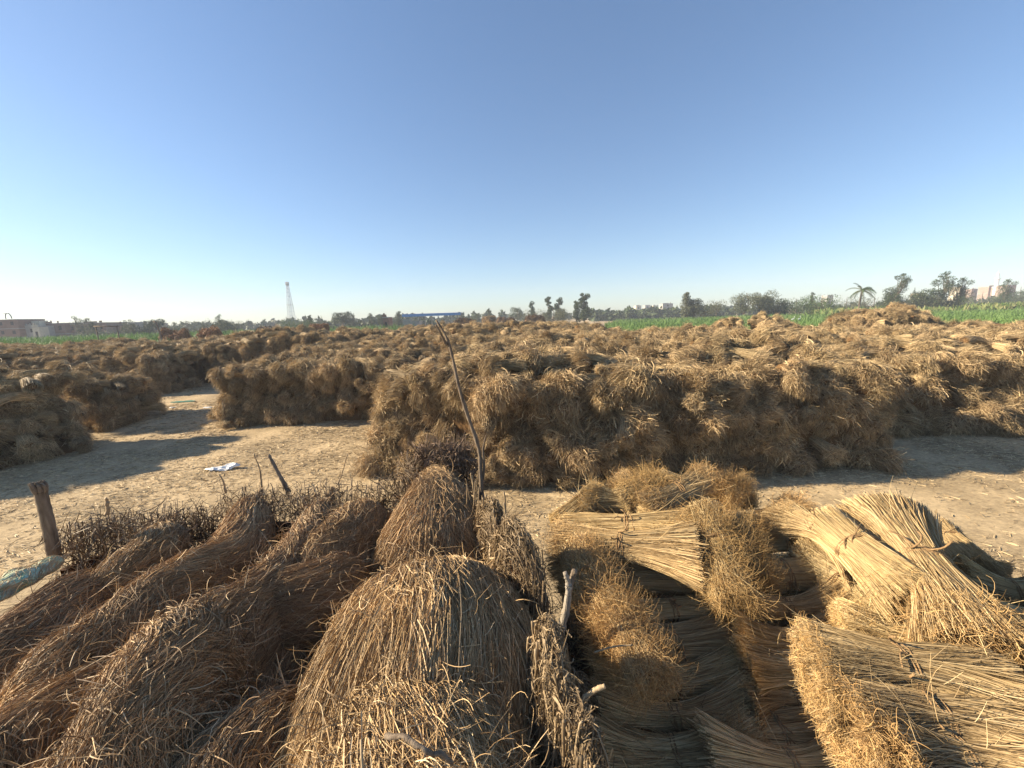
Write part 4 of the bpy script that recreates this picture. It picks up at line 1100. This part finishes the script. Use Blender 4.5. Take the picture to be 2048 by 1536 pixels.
M['leafgreen'] = leaf_mat('green_foliage', (.04, .08, .02), (.07, .12, .035), (.11, .16, .05), trans=.2)
protos = {}
def tree(kind, seed, x, y_top, y_base, label, mat='leafdark', name='tree', Y=None, asp=.7, windy=0., n=1500, leaf=.42, group=None, z=0.0):
    """a tree seen in column x between two image heights, standing at depth Y"""
    d = px(x, y_base)
    base = gpos(x, Y, z)
    topz = (EYE + (CR @ Vector(((x-1024)/FPX, -(y_top-768)/FPX, -1)))*1).z
    v = CR @ Vector(((x-1024)/FPX, -(y_top-768)/FPX, -1)); H = EYE.z + v.z*(Y/v.y) - z
    key = (kind, seed, mat, n)
    if key not in protos:
        o = empty(name); t, c = tree_geo(kind, seed, 10, 10*asp, n, leaf, windy)
        t.build('trunk', M['bark'], o); c.build('crown', M[mat], o, smooth=False)
        protos[key] = o
    else: o = copy_tree(protos[key])
    o.name = name
    o.location = base; k = H/10; o.scale = (k, k, k); o.rotation_euler = (0, 0, 0 if windy else random.uniform(0, 6.28))
    tag(o, label, 'tree', group)
    return o
def px_(x, y): return px(x, y, dist=100)
_px = px
def px(x, y, d=None, Y=None, z=None, dist=None):
    if d is None and Y is None and z is None and dist is None: dist = 100
    return _px(x, y, d, Y, z, dist)

GT = 'trees standing beyond the fields'
tree('tall', 1, 1169, 586, 630, 'tall rounded dark tree with bare trunk, highest near the middle', Y=170, asp=.55, n=2600, group=GT)
tree('tall', 2, 1153, 602, 630, 'smaller dark tree just left of the tall rounded one near the middle', Y=172, asp=.45, n=1500, group=GT)
tree('tall', 3, 1098, 594, 630, 'narrow dark tree behind the pale willow-like bush', Y=190, asp=.4, n=1500, group=GT)
tree('tall', 4, 1117, 596, 630, 'dark pointed tree rising right behind the pale bush', Y=192, asp=.5, n=1500, group=GT)
tree('bush', 5, 1106, 609, 633, 'wide pale grey-green bushy tree left of the tall rounded tree', 'leafgrey', Y=165, asp=1.5, n=2200, group=GT)
tree('tall', 6, 1066, 604, 632, 'tight dark tree standing alone left of the pale bushy tree', Y=190, asp=.55, n=1500, group=GT)
tree('bush', 7, 1057, 616, 633, 'small light bush at the foot of the lone tight dark tree', 'leafgrey', Y=186, asp=1.3, n=900, group=GT)
tree('round', 8, 1035, 611, 633, 'small dark round tree left of the lone tight tree', Y=210, asp=.8, n=1200, group=GT)
tree('tall', 9, 1374, 584, 612, 'pale tall tree with forked crown where the right crop begins', 'leafgrey', Y=150, asp=.55, n=1800, group=GT)
tree('round', 10, 1386, 592, 612, 'pale loose tree directly right of the forked crown tree', 'leafgrey', Y=151, asp=.8, n=1400, group=GT)
tree('bush', 11, 1408, 604, 614, 'low dark bush right of the pale pair of trees', Y=155, asp=1.6, n=900, group=GT)
tree('round', 12, 1432, 597, 612, 'thin half-bare tree between the pale pair and the grey pair', 'leafgrey', Y=160, asp=.9, n=500, group=GT)
tree('round', 13, 1490, 581, 610, 'left one of the two grey feathery trees behind the left hump of flax', 'leafgrey', Y=140, asp=.9, n=2000, leaf=.34, group=GT)
tree('round', 14, 1517, 581, 610, 'right one of the two grey feathery trees behind the left hump of flax', 'leafgrey', Y=140, asp=1.0, n=2200, leaf=.34, group=GT)
tree('bush', 15, 1553, 587, 608, 'dense dark green drooping tree right of the grey feathery pair', 'leafdark', Y=142, asp=1.25, n=2600, group=GT)
tree('bush', 16, 1590, 593, 607, 'low dark bushy tree right of the drooping dark tree', Y=150, asp=1.5, n=1400, group=GT)
tree('wind', 17, 1617, 585, 604, 'small pointed dark tree left of the domed bush', Y=160, asp=.6, windy=.3, n=1200, group=GT)
tree('bush', 18, 1640, 588, 606, 'domed dull green bush left of the palm', 'leafgreen', Y=145, asp=1.8, n=2200, group=GT)
tree('wind', 19, 1783, 549, 600, 'tall windswept feathery tree, second right of the palm', 'leafdark', Y=135, asp=.8, windy=.55, n=3600, leaf=.36, group=GT)
tree('bush', 20, 1822, 570, 598, 'dense dark round tree right of the first windswept tree', Y=134, asp=1.1, n=2800, group=GT)
tree('wind', 21, 1875, 545, 596, 'tallest windswept feathery tree at the right', Y=132, asp=.85, windy=.55, n=3800, leaf=.36, group=GT)
tree('wind', 22, 1913, 557, 594, 'leaning windswept tree right of the tallest windswept one', Y=131, asp=.8, windy=.6, n=2600, leaf=.36, group=GT)
tree('bush', 23, 1843, 583, 598, 'low grey-green scrub between the windswept trees', 'leafgrey', Y=133, asp=1.8, n=1400, group=GT)
tree('bush', 24, 1745, 588, 602, 'pale scrub between the palm and the windswept trees', 'leafgrey', Y=138, asp=2.0, n=1600, group=GT)
tree('bush', 25, 1690, 590, 604, 'grey scrub at the left foot of the palm', 'leafgrey', Y=150, asp=2.2, n=1600, group=GT)
tree('wind', 22, 2005, 560, 588, 'small windswept tree between the minaret and the brick block', Y=170, asp=.8, windy=.6, n=2600, leaf=.36, group=GT)
tree('bush', 20, 2035, 570, 586, 'dark tree at the right edge beside the brick block', Y=220, asp=1.1, n=2800, group=GT)
tree('bush', 25, 1960, 580, 590, 'low scrub in front of the far brick town at the right', 'leafgrey', Y=190, asp=2.2, n=1600, group=GT)
# left group
tree('wind', 31, 447, 630, 657, 'feathery tree leaning left, largest of the left tree line', Y=150, asp=1.1, windy=-.35, n=2400, leaf=.36, group=GT)
tree('bush', 32, 460, 637, 658, 'broad dark tree merged with the feathery one in the left line', Y=152, asp=1.5, n=2400, group=GT)
tree('bush', 33, 380, 638, 660, 'wide dark grove tree left of the reddish square stack', Y=160, asp=2.0, n=2800, group=GT)
tree('wind', 34, 357, 644, 662, 'small windblown tree at the left end of the grove tree', Y=158, asp=1.0, windy=-.3, n=1500, group=GT)
tree('round', 35, 317, 635, 662, 'dark tree at the right end of the brick houses', Y=150, asp=.9, n=2000, group=GT)
tree('bush', 36, 296, 646, 664, 'low dark tree in front of the last brick houses', Y=148, asp=1.6, n=2000, group=GT)
tree('wind', 37, 272, 640, 667, 'dark windblown tree with leaning tip before the brick houses', Y=145, asp=1.2, windy=-.5, n=2400, group=GT)
tree('wind', 38, 196, 636, 668, 'forked windblown tree in front of the brick houses', Y=145, asp=1.0, windy=-.4, n=2400, leaf=.36, group=GT)
tree('wind', 39, 166, 633, 670, 'tall bent tree with a thin leaning tip before the brick houses', Y=145, asp=.9, windy=-.5, n=2000, leaf=.36, group=GT)
tree('bush', 40, 232, 652, 668, 'low round bush under the goalpost crossbar', Y=140, asp=2.2, n=2000, group=GT)
tree('round', 41, 688, 620, 644, 'dark double-headed tree left of the blue shed', Y=190, asp=.9, n=1800, group=GT)
tree('bush', 42, 606, 633, 650, 'broad green tree right of the foot of the lattice tower', 'leafgreen', Y=150, asp=2.0, n=2600, group=GT)
tree('tall', 43, 620, 630, 648, 'small pointed tree beside the broad green tree', Y=155, asp=.5, n=1200, group=GT)
tree('wind', 44, 708, 630, 645, 'small dark conical tree right of the double-headed tree', Y=190, asp=.7, windy=.1, n=1000, group=GT)
tree('tall', 45, 744, 627, 644, 'slim dark tree halfway between double-headed tree and blue shed', Y=200, asp=.5, n=1000, group=GT)
tree('round', 46, 765, 624, 642, 'dark shaggy-topped tree just left of the low huts', Y=190, asp=.6, n=1200, group=GT)
tree('tall', 47, 797, 623, 640, 'narrow dark tree behind the low huts', Y=200, asp=.5, n=1000, group=GT)
tree('tall', 48, 980, 617, 634, 'slender tree behind the pale square stack right of the blue shed', Y=220, asp=.4, n=900, group=GT)
tree('round', 49, 955, 624, 635, 'small round tree right of the end of the blue shed', Y=220, asp=.9, n=900, group=GT)
# far wood: one mass
def treeline():
    g = Geo(); r = np.random.default_rng(4)
    for (x0, x1, Y0, hh, cnt) in ((-60, 1010, 300, 7.5, 330), (1000, 1500, 420, 7, 150), (1180, 1460, 270, 6, 220), (1440, 2120, 260, 5.5, 170), (560, 880, 210, 5, 60)):
        for i in range(cnt):
            x = r.uniform(x0, x1); Y = Y0*r.uniform(.92, 1.15); p = gpos(x, Y)
            H = hh*r.uniform(.35, 1.35); W_ = H*r.uniform(.3, 1.0)
            m = 60
            D = unit(r.normal(size=(m, 3)))*(r.random(m)**.4)[:, None]*np.array([W_*.6, W_*.6, H*.5])
            C_ = np.array(p) + np.array([0, 0, H*.5]) + D
            up = unit(r.normal(size=(m, 3))); sd = unit(np.cross(up, r.normal(size=(m, 3)))); L_ = H*.20*r.uniform(.6, 1.4, m)[:, None]
            V = np.stack([C_-up*L_, C_-sd*L_*.6, C_+up*L_, C_+sd*L_*.6], 1)
            g.add(V.reshape(-1, 3), np.arange(m*4).reshape(-1, 4))
    tag(g.build('treeline', [M['leafdark']], smooth=False), 'far dark line of trees along the whole horizon', 'trees', kind='stuff')
treeline()
# palm
def palm(x, y_top, Y, label, seed=1):
    base = gpos(x, Y); v = CR @ Vector(((x-1024)/FPX, -(y_top-768)/FPX, -1)); H = EYE.z + v.z*(Y/v.y)
    r = np.random.default_rng(seed); o = empty('palm_tree', base); Ht = H*.74
    g = Geo(); P = crspline([(0, 0, -.2), (.1, 0, Ht*.5), (.35, 0, Ht)], 14); g.tube(P, np.linspace(.32, .2, 14)*(1+.12*(np.arange(14) % 2)), 8); g.build('trunk', M['bark'], o)
    for i in range(26):
        a = i*2.4 + r.normal()*.2; el = r.uniform(-.2, 1.25); l = H*.34*r.uniform(.8, 1.15)
        d = np.array([math.cos(a)*math.cos(el)+.25, math.sin(a)*math.cos(el), math.sin(el)]); Q = [np.array([.35, 0, Ht])]
        for k in range(9):
            d = unit(d + np.array([.02, 0, -.17])); Q.append(Q[-1] + d*l/9)
        Q = np.array(Q); g = Geo(); g.tube(Q, np.linspace(.05, .015, 10), 4)
        t = np.gradient(Q, axis=0); t = unit(t); s = unit(np.cross(t, np.array([0, 0, 1.0])))
        for k in range(1, 10):
            for sg in (-1, 1):
                for f in (0, .5):
                    c = Q[k]*(1-f*.999) + Q[k-1]*f*.999
                    tip = c + (s[k]*sg*.7 + t[k]*.6 + np.array([0, 0, -.55]))*.85*(1-abs(k-4.5)/11)
                    g.add([c - t[k]*.06, c + t[k]*.10, tip], None, [(0, 1, 2)])
        g.build('frond', M['leafgrey'] if i % 3 else M['leafgreen'], o)
    return tag(o, label, 'palm tree')
palm(1715, 560, 125, 'date palm with drooping fronds above the taller hump of flax')

# ------------------------------------------------------------------ buildings
def brick_mat(name, c0, c1, mortar, scale=1.0):
    m, nt, b, out = newmat(name); L = nt.links.new
    tc = nt.nodes.new('ShaderNodeTexCoord'); mp = nt.nodes.new('ShaderNodeMapping'); mp.inputs['Rotation'].default_value = (math.pi/2, 0, 0)
    br = nt.nodes.new('ShaderNodeTexBrick'); br.inputs['Scale'].default_value = scale*2; br.inputs['Color1'].default_value = (*c0, 1); br.inputs['Color2'].default_value = (*c1, 1); br.inputs['Mortar'].default_value = (*mortar, 1)
    no = nt.nodes.new('ShaderNodeTexNoise'); no.inputs['Scale'].default_value = .5; no.inputs['Detail'].default_value = 5
    mx = nt.nodes.new('ShaderNodeMix'); mx.data_type = 'RGBA'; mx.blend_type = 'MULTIPLY'; mx.inputs['Factor'].default_value = .6
    rr = ramp(nt, [(.3, (.55, .55, .55)), (.7, (1.2, 1.2, 1.2))])
    L(tc.outputs['Object'], mp.inputs[0]); L(mp.outputs[0], br.inputs['Vector']); L(tc.outputs['Object'], no.inputs['Vector']); L(no.outputs[0], rr.inputs[0])
    L(br.outputs[0], mx.inputs[6]); L(rr.outputs[0], mx.inputs[7]); L(mx.outputs[2], b.inputs['Base Color'])
    return m
M['brick'] = brick_mat('raw_red_brick', (.19, .10, .075), (.25, .135, .10), (.25, .22, .19))
M['plaster'] = noise_mat('grey_plaster', (.26, .25, .235), (.42, .40, .37), scale=.6)
M['cream'] = noise_mat('cream_plaster', (.45, .40, .30), (.58, .53, .42), scale=.6)
M['pinkbrick'] = brick_mat('pink_brick', (.30, .17, .125), (.38, .22, .165), (.3, .27, .23))
M['glass'] = noise_mat('dark_opening', (.02, .02, .022), (.04, .04, .045), scale=2)
M['concrete'] = noise_mat('concrete', (.28, .27, .25), (.40, .38, .35), scale=1)
M['white'] = noise_mat('white_paint', (.55, .56, .58), (.72, .73, .75), scale=1)
def house(x0, x1, y_top, Y, label, wall='brick', floors=2, depth=9, name='brick_house', tank=False, band=None, win=True, y2=None):
    a = gpos(x0, Y); b = gpos(x1, Y); W = abs(b.x-a.x); xm = (x0+x1)/2
    v = CR @ Vector(((xm-1024)/FPX, -(y_top-768)/FPX, -1)); H = EYE.z + v.z*(Y/v.y)
    r = random.Random(int(x0*7+Y)); o = empty(name, (min(a.x, b.x), Y, 0))
    g = Geo()
    fh = H/floors; slab = .22
    cols_ = max(1, int(W/4.2)); cw = W/cols_
    # wall built from piers and spandrels around real openings
    ww, wh = min(1.3, cw*.4), fh*.38
    for f in range(floors):
        z0 = f*fh; zs = z0+fh*.36; zt = zs+wh
        g.box((0, 0, z0), (W, .3, zs)); g.box((0, 0, zt), (W, .3, z0+fh-slab))
        for c in range(cols_+1):
            xa = 0 if c == 0 else (c-.5)*cw+ww/2; xb = W if c == cols_ else (c+.5)*cw-ww/2
            g.box((xa, 0, zs), (xb, .3, zt))
    g.box((0, .3, 0), (.3, depth, H-slab)); g.box((W-.3, .3, 0), (W, depth, H-slab)); g.box((.3, depth-.3, 0), (W-.3, depth, H-slab))
    g.build('wall', M[wall], o, smooth=False)
    for f in range(floors):
        z = (f+1)*fh
        g = Geo(); g.box((-.08, -.08, z-slab), (W+.08, depth+.08, z)); g.build('floor_slab', M['concrete'], o, smooth=False)
        for c in range(cols_):
            zs = f*fh+fh*.36; xc = (c+.5)*cw
            g = Geo(); g.box((xc-ww/2, .16, zs), (xc+ww/2, .22, zs+wh)); g.build('window', M['glass'], o, smooth=False)
    if r.random() < .8:
        g = Geo()
        for i in range(3):
            xa = r.uniform(.05, .8)*W; g.box((xa, .1, H), (xa+.3, .4, H+r.uniform(.6, 1.4)))
        g.box((0, .02, H), (W*r.uniform(.3, .9), .22, H+r.uniform(.3, .9)))
        g.build('parapet', M[wall], o, smooth=False)
    if tank:
        g = Geo(); xa = W*.3; g.box((xa, 2, H), (xa+W*.35, 5, H+2.0)); g.build('roof_room', M['cream'], o, smooth=False)
    tag(o, label, 'house')
    return o
GH = None
house(-90, 46, 640, 150, 'tallest dark brick house with an open arch on its roof at the left edge', floors=3)
house(48, 92, 652, 152, 'grey low wall house with a cream water-tank room on its roof', 'plaster', 2, tank=True)
house(94, 138, 646, 156, 'brick house right of the cream roof room', floors=2)
house(139, 163, 648, 158, 'brick house with one dark window, fourth from the left edge', floors=2)
house(176, 219, 645, 160, 'brick and plaster house behind the forked windblown tree', 'brick', 2)
house(221, 262, 649, 165, 'low reddish brick house behind the goalpost', 'brick', 2)
house(263, 305, 647, 168, 'long dull house at the right end of the brick row', 'plaster', 2)
house(72, 86, 653, 149, 'small white plastered house front with one dark window', 'cream', 1, depth=3)
# roof arch
hb = gpos(24, 150); v = CR @ Vector(((24-1024)/FPX, -(626-768)/FPX, -1)); zt = EYE.z + v.z*(150/v.y)
v = CR @ Vector(((24-1024)/FPX, -(636-768)/FPX, -1)); zb = EYE.z + v.z*(150/v.y)
g = Geo()
A2 = [(-1.0, 0, zb-.2), (-.95, 0, zb+(zt-zb)*.5), (-.5, 0, zt-.1), (0, 0, zt), (.6, 0, zt-.2), (1.1, 0, zb+(zt-zb)*.4), (1.2, 0, zb-.2)]
g.tube(crspline(A2, 20), .16, 6); g.tube([(-1.5, 0, zt), (-.5, 0, zt-.15)], .1, 6)
o = g.build('roof_arch', M['concrete']); o.location = (hb.x, 151, 0); tag(o, 'open concrete arch standing on the roof of the tallest house', 'arch')
# low boundary wall
g = Geo(); a, b_ = gpos(-60, 140), gpos(60, 140); g.box((a.x, 140, 0), (b_.x, 140.3, 3.4)); 
for k in range(12): g.box((a.x + (b_.x-a.x)*k/12, 139.85, 0), (a.x + (b_.x-a.x)*k/12+.4, 140, 3.5))
tag(g.build('boundary_wall', M['plaster'], smooth=False), 'pale plastered boundary wall in front of the tallest brick house', 'wall')
# right-hand town
for i, (x0, x1, yt, Y, wall, fl, lab) in enumerate(((2009, 2026, 570, 330, 'pinkbrick', 4, 'pink brick block at the right edge right of the minaret'),
        (1990, 2001, 573, 345, 'pinkbrick', 3, 'pink brick house directly right of the minaret'),
        (1972, 1984, 573, 350, 'pinkbrick', 3, 'pink brick house directly left of the minaret'),
        (1938, 1950, 578, 360, 'pinkbrick', 3, 'small pink house left of the minaret group'),
        (1916, 1926, 573, 300, 'cream', 3, 'cream tower-like house behind the leaning windswept tree'),
        (1834, 1848, 586, 380, 'cream', 2, 'pale house glimpsed between the windswept trees'),
        (1652, 1664, 590, 420, 'plaster', 3, 'pale block far behind the domed bush'),
        (1325, 1345, 607, 330, 'plaster', 3, 'pale flat-roofed block left of the pale pair of trees'),
        (1272, 1282, 611, 420, 'cream', 2, 'pale house far behind the start of the right crop'),
        (1290, 1300, 610, 430, 'plaster', 2, 'grey house left of the pale flat-roofed block'),
        (1306, 1316, 611, 425, 'cream', 2, 'small cream house next to the pale flat-roofed block'))):
    house(x0, x1, yt, Y, lab, wall, fl, 8, 'town_house')
# minaret
def minaret(x, y_top, Y):
    base = gpos(x, Y); v = CR @ Vector(((x-1024)/FPX, -(y_top-768)/FPX, -1)); H = EYE.z + v.z*(Y/v.y)
    o = empty('minaret', base)
    def lathe(prof, nm):
        g = Geo(); n = 12; P = np.array(prof); a = np.arange(n)*2*np.pi/n
        V = np.stack([P[:, :1]*np.cos(a), P[:, :1]*np.sin(a), np.repeat(P[:, 1:], n, 1)], -1).reshape(-1, 3)
        g.add(V, [(i*n+j, i*n+(j+1) % n, (i+1)*n+(j+1) % n, (i+1)*n+j) for i in range(len(P)-1) for j in range(n)]); g.build(nm, M['white'], o, smooth=False)
    lathe([(1.7, 0), (1.6, H*.45), (1.5, H*.50)], 'shaft'); lathe([(1.5, H*.5), (2.2, H*.52), (2.2, H*.55), (1.3, H*.55)], 'balcony')
    lathe([(1.3, H*.55), (1.2, H*.75)], 'shaft'); lathe([(1.2, H*.75), (1.8, H*.77), (1.8, H*.795), (.9, H*.795)], 'balcony')
    lathe([(.9, H*.795), (.8, H*.87), (1.0, H*.90), (.7, H*.94), (.12, H*.97), (.05, H)], 'dome')
    tag(o, 'slender white mosque minaret rising over the far town at the right', 'minaret')
minaret(1986, 542, 340)
# lattice tower
def tower(x, y_top, Y):
    base = gpos(x, Y); v = CR @ Vector(((x-9-1024)/FPX, -(y_top-768)/FPX, -1)); H = EYE.z + v.z*(Y/v.y)
    o = empty('radio_tower', base); g = Geo(); n = 13
    hw = lambda z: 2.1*(1-z/H) + .55
    zs = np.linspace(0, H*.93, n)
    for sx, sy in ((1, 1), (1, -1), (-1, 1), (-1, -1)):
        gg = Geo(); gg.tube([(sx*hw(z), sy*hw(z), z) for z in zs], .13, 5); gg.build('leg', M['white'], o)
    for i in range(n-1):
        a, b_ = zs[i], zs[i+1]
        for s in ((1, 1, 1, -1), (1, -1, -1, -1), (-1, -1, -1, 1), (-1, 1, 1, 1)):
            g.tube([(s[0]*hw(a), s[1]*hw(a), a), (s[2]*hw(b_), s[3]*hw(b_), b_)], .07, 4)
            g.tube([(s[2]*hw(a), s[3]*hw(a), a), (s[0]*hw(b_), s[1]*hw(b_), b_)], .07, 4)
            g.tube([(s[0]*hw(b_), s[1]*hw(b_), b_), (s[2]*hw(b_), s[3]*hw(b_), b_)], .07, 4)
    g.build('bracing', M['white'], o)
    for k, zz in ((0, .93), (1, .52)):
        gg = Geo(); gg.box((-hw(H*zz)-.4, -hw(H*zz)-.4, H*zz), (hw(H*zz)+.4, hw(H*zz)+.4, H*zz+.25)); gg.build('platform', M['concrete'], o)
    for k in range(6):
        a = k*math.pi/3; gg = Geo(); gg.box((-.28, -.15, 0), (.28, .15, 2.6), rot=Matrix.Rotation(a, 3, 'Z'), at=(1.15*math.sin(a), -1.15*math.cos(a), H*.925)); gg.build('antenna', M['concrete'], o)
    gg = Geo(); gg.tube([(0, 0, H*.9), (0, 0, H)], .15, 6); gg.build('mast', M['concrete'], o)
    tag(o, 'tall grey lattice radio tower with antennas at its top, left of centre', 'tower')
tower(586, 563, 330)
# blue shed roof
M['blue'] = noise_mat('blue_sheet_roof', (.05, .17, .42), (.07, .22, .50), scale=.5, rough=.4, spec=.4)
a, b_ = gpos(812, 150), gpos(918, 150); o = empty('blue_shed', (a.x, 150, 0)); W = b_.x-a.x
v = CR @ Vector(((865-1024)/FPX, -(627-768)/FPX, -1)); H = EYE.z + v.z*(150/v.y)
g = Geo(); g.box((-1, 0, H-.15), (W+1, 8, H)); 
for k in range(40): g.box((-1+(W+2)*k/40, -.05, H), (-1+(W+2)*k/40+.12, 8, H+.09))
g.box((-1, -.12, H-.9), (W+1, -.02, H-.16)); g.build('roof', M['blue'], o, smooth=False)
for k in range(9):
    g = Geo(); g.tube([(W*k/8, .3, 0), (W*k/8, .3, H-.15)], .12, 6); g.build('column', M['concrete'], o)
tag(o, 'long open shed with a bright blue sheet roof near the centre horizon', 'shed')
for x0, x1, yt, Y, lab, wl in ((768, 780, 634, 120, 'small dark hut left of the blue shed', 'brick'), (808, 840, 642, 100, 'low pale wall hut in front of the blue shed', 'plaster')):
    house(x0, x1, yt, Y, lab, wl, 1, 4, 'hut')

# ------------------------------------------------------------------ far small stacks seen as blocks of straw
def block_stack(x0, x1, y_top, Y, label, mat, seed, depth=3, zb=0.0):
    y_top += 5; a, b2 = gpos(x0, Y), gpos(x1, Y); xm = (x0+x1)/2
    v = CR @ Vector(((xm-1024)/FPX, -(y_top-768)/FPX, -1)); H = EYE.z + v.z*(Y/v.y)
    g = Geo(); r = np.random.default_rng(seed); W = b2.x-a.x
    f = sines(seed, 7, 3, 1.5, 4)
    nx, nz = max(8, int(W/.35)), 9
    bd = Body([(0, depth/2, H*.45), (W*.33, depth/2, H*.47), (W*.66, depth/2, H*.47), (W, depth/2, H*.44)], depth*.55, H*.56, seed, .16, 10, 3)
    bd.core(g, 1, .97, 40, 24)
    N = int(500+W*160)
    bd.straw(g, N, .7, .03, flow=1.2, spread=.8, lift=(-.05, .22), K=4, m=0, jit=.05)
    bd.curls(g, N//3, .13, .018, 6, 0, turn=.5)
    o = g.build('far_flax_stack', [mat, M['core']]); o.location = (a.x, Y, 0)
    tag(o, label, 'stack', 'small distant flax stacks')
block_stack(320, 366, 658, 62, 'low reddish stack behind the leaning pole at the left', M['red'], 1, 3)
block_stack(398, 427, 656, 62, 'square reddish stack at the end of the left crop', M['red'], 2, 3)
block_stack(508, 550, 655, 60, 'greyish hump of flax below the radio tower', M['dark'], 3, 3)
block_stack(965, 992, 630, 120, 'pale square stack of upright bundles right of the blue shed', M['tan'], 4, 3)
block_stack(993, 1032, 632, 118, 'long low dark stack right of the pale square stack', M['dark'], 5, 3)
block_stack(1050, 1092, 629, 112, 'dark low stack in front of the pale bushy tree', M['dark'], 6, 3)
block_stack(905, 955, 637, 90, 'dark long stack in front of the blue shed', M['dark'], 7, 3)
block_stack(616, 650, 647, 75, 'reddish flat stack under the broad green tree', M['red'], 8, 3)

# goal frame and leaning pole
g = Geo(); p1, p2 = gpos(208, 56), gpos(249, 56)
def zat(x, y, Y):
    v = CR @ Vector(((x-1024)/FPX, -(y-768)/FPX, -1)); return EYE.z + v.z*(Y/v.y)
o = empty('goal_frame', (p1.x, 56, 0))
for dx, yy, xx in ((0, 653, 208), (p2.x-p1.x, 652, 249)):
    g = Geo(); g.tube([(dx, 0, 0), (dx-.1, 0, zat(xx, yy, 56))], .07, 6); g.build('upright', M['wood'], o)
g = Geo(); g.tube([(-.4, 0, zat(205, 652, 56)), (p2.x-p1.x+.1, 0, zat(249, 652, 56))], .06, 6); g.build('crossbar', M['wood'], o)
tag(o, 'wooden frame of two poles and a crossbar before the left crop', 'goalposts')
g = Geo(); p = gpos(332, 58); g.tube([(0, 0, 0), (-.15, 0, zat(332, 655, 58)*.8), (-.45, 0, zat(329, 645, 58)), (-.8, 0, zat(328, 643, 58)+.1)], [.13, .12, .10, .08], 7)
o = g.build('leaning_pole', M['wood']); o.location = p; tag(o, 'dark bent pole standing in front of the low reddish stack', 'pole')
# white egrets in the crop
for i, (x, lab) in enumerate(((1585, 'left white egret standing in the green crop'), (1597, 'right white egret standing in the green crop'))):
    Y = 85; p = gpos(x, Y, 1.55); g = Geo(); q = 1.0
    bd = Body([(-.28, 0, .34), (0, 0, .42), (.22, 0, .50)], [.05, .13, .09], [.05, .13, .09], 90+i, .02, 4); bd.core(g, 0, 1, 14, 10)
    g.tube(crspline([(.18, 0, .5), (.30, 0, .66), (.22, 0, .82), (.30, 0, .95)], 9), [.05, .04, .035, .03, .03, .03, .03, .035, .035], 6)
    g.tube([(.30, 0, .95), (.46, 0, .93)], [.022, .004], 5, m=1)
    for s in (-.05, .05): g.tube([(0, s, .36), (.02, s, .15), (0, s, -.3)], .012, 4, m=1)
    o = g.build('egret', [M['white'], M['stalkdark']]); o.location = p; o.scale = (1.2,)*3; tag(o, lab, 'bird', 'egrets')

# ------------------------------------------------------------------ haze
hz = bpy.data.materials.new('haze'); hz.use_nodes = True; nt = hz.node_tree; nt.nodes.clear()
out = nt.nodes.new('ShaderNodeOutputMaterial'); pv = nt.nodes.new('ShaderNodeVolumePrincipled')
pv.inputs['Color'].default_value = (.80, .88, 1.0, 1); pv.inputs['Density'].default_value = .0006; pv.inputs['Anisotropy'].default_value = .0
nt.links.new(pv.outputs[0], out.inputs['Volume'])
g = Geo(); g.box((-700, -60, -1.4), (700, 620, 44))
HAZE = True
if HAZE:
    o = g.build('haze', hz, smooth=False); tag(o, 'thin pale haze over the whole plain', 'haze', kind='stuff')
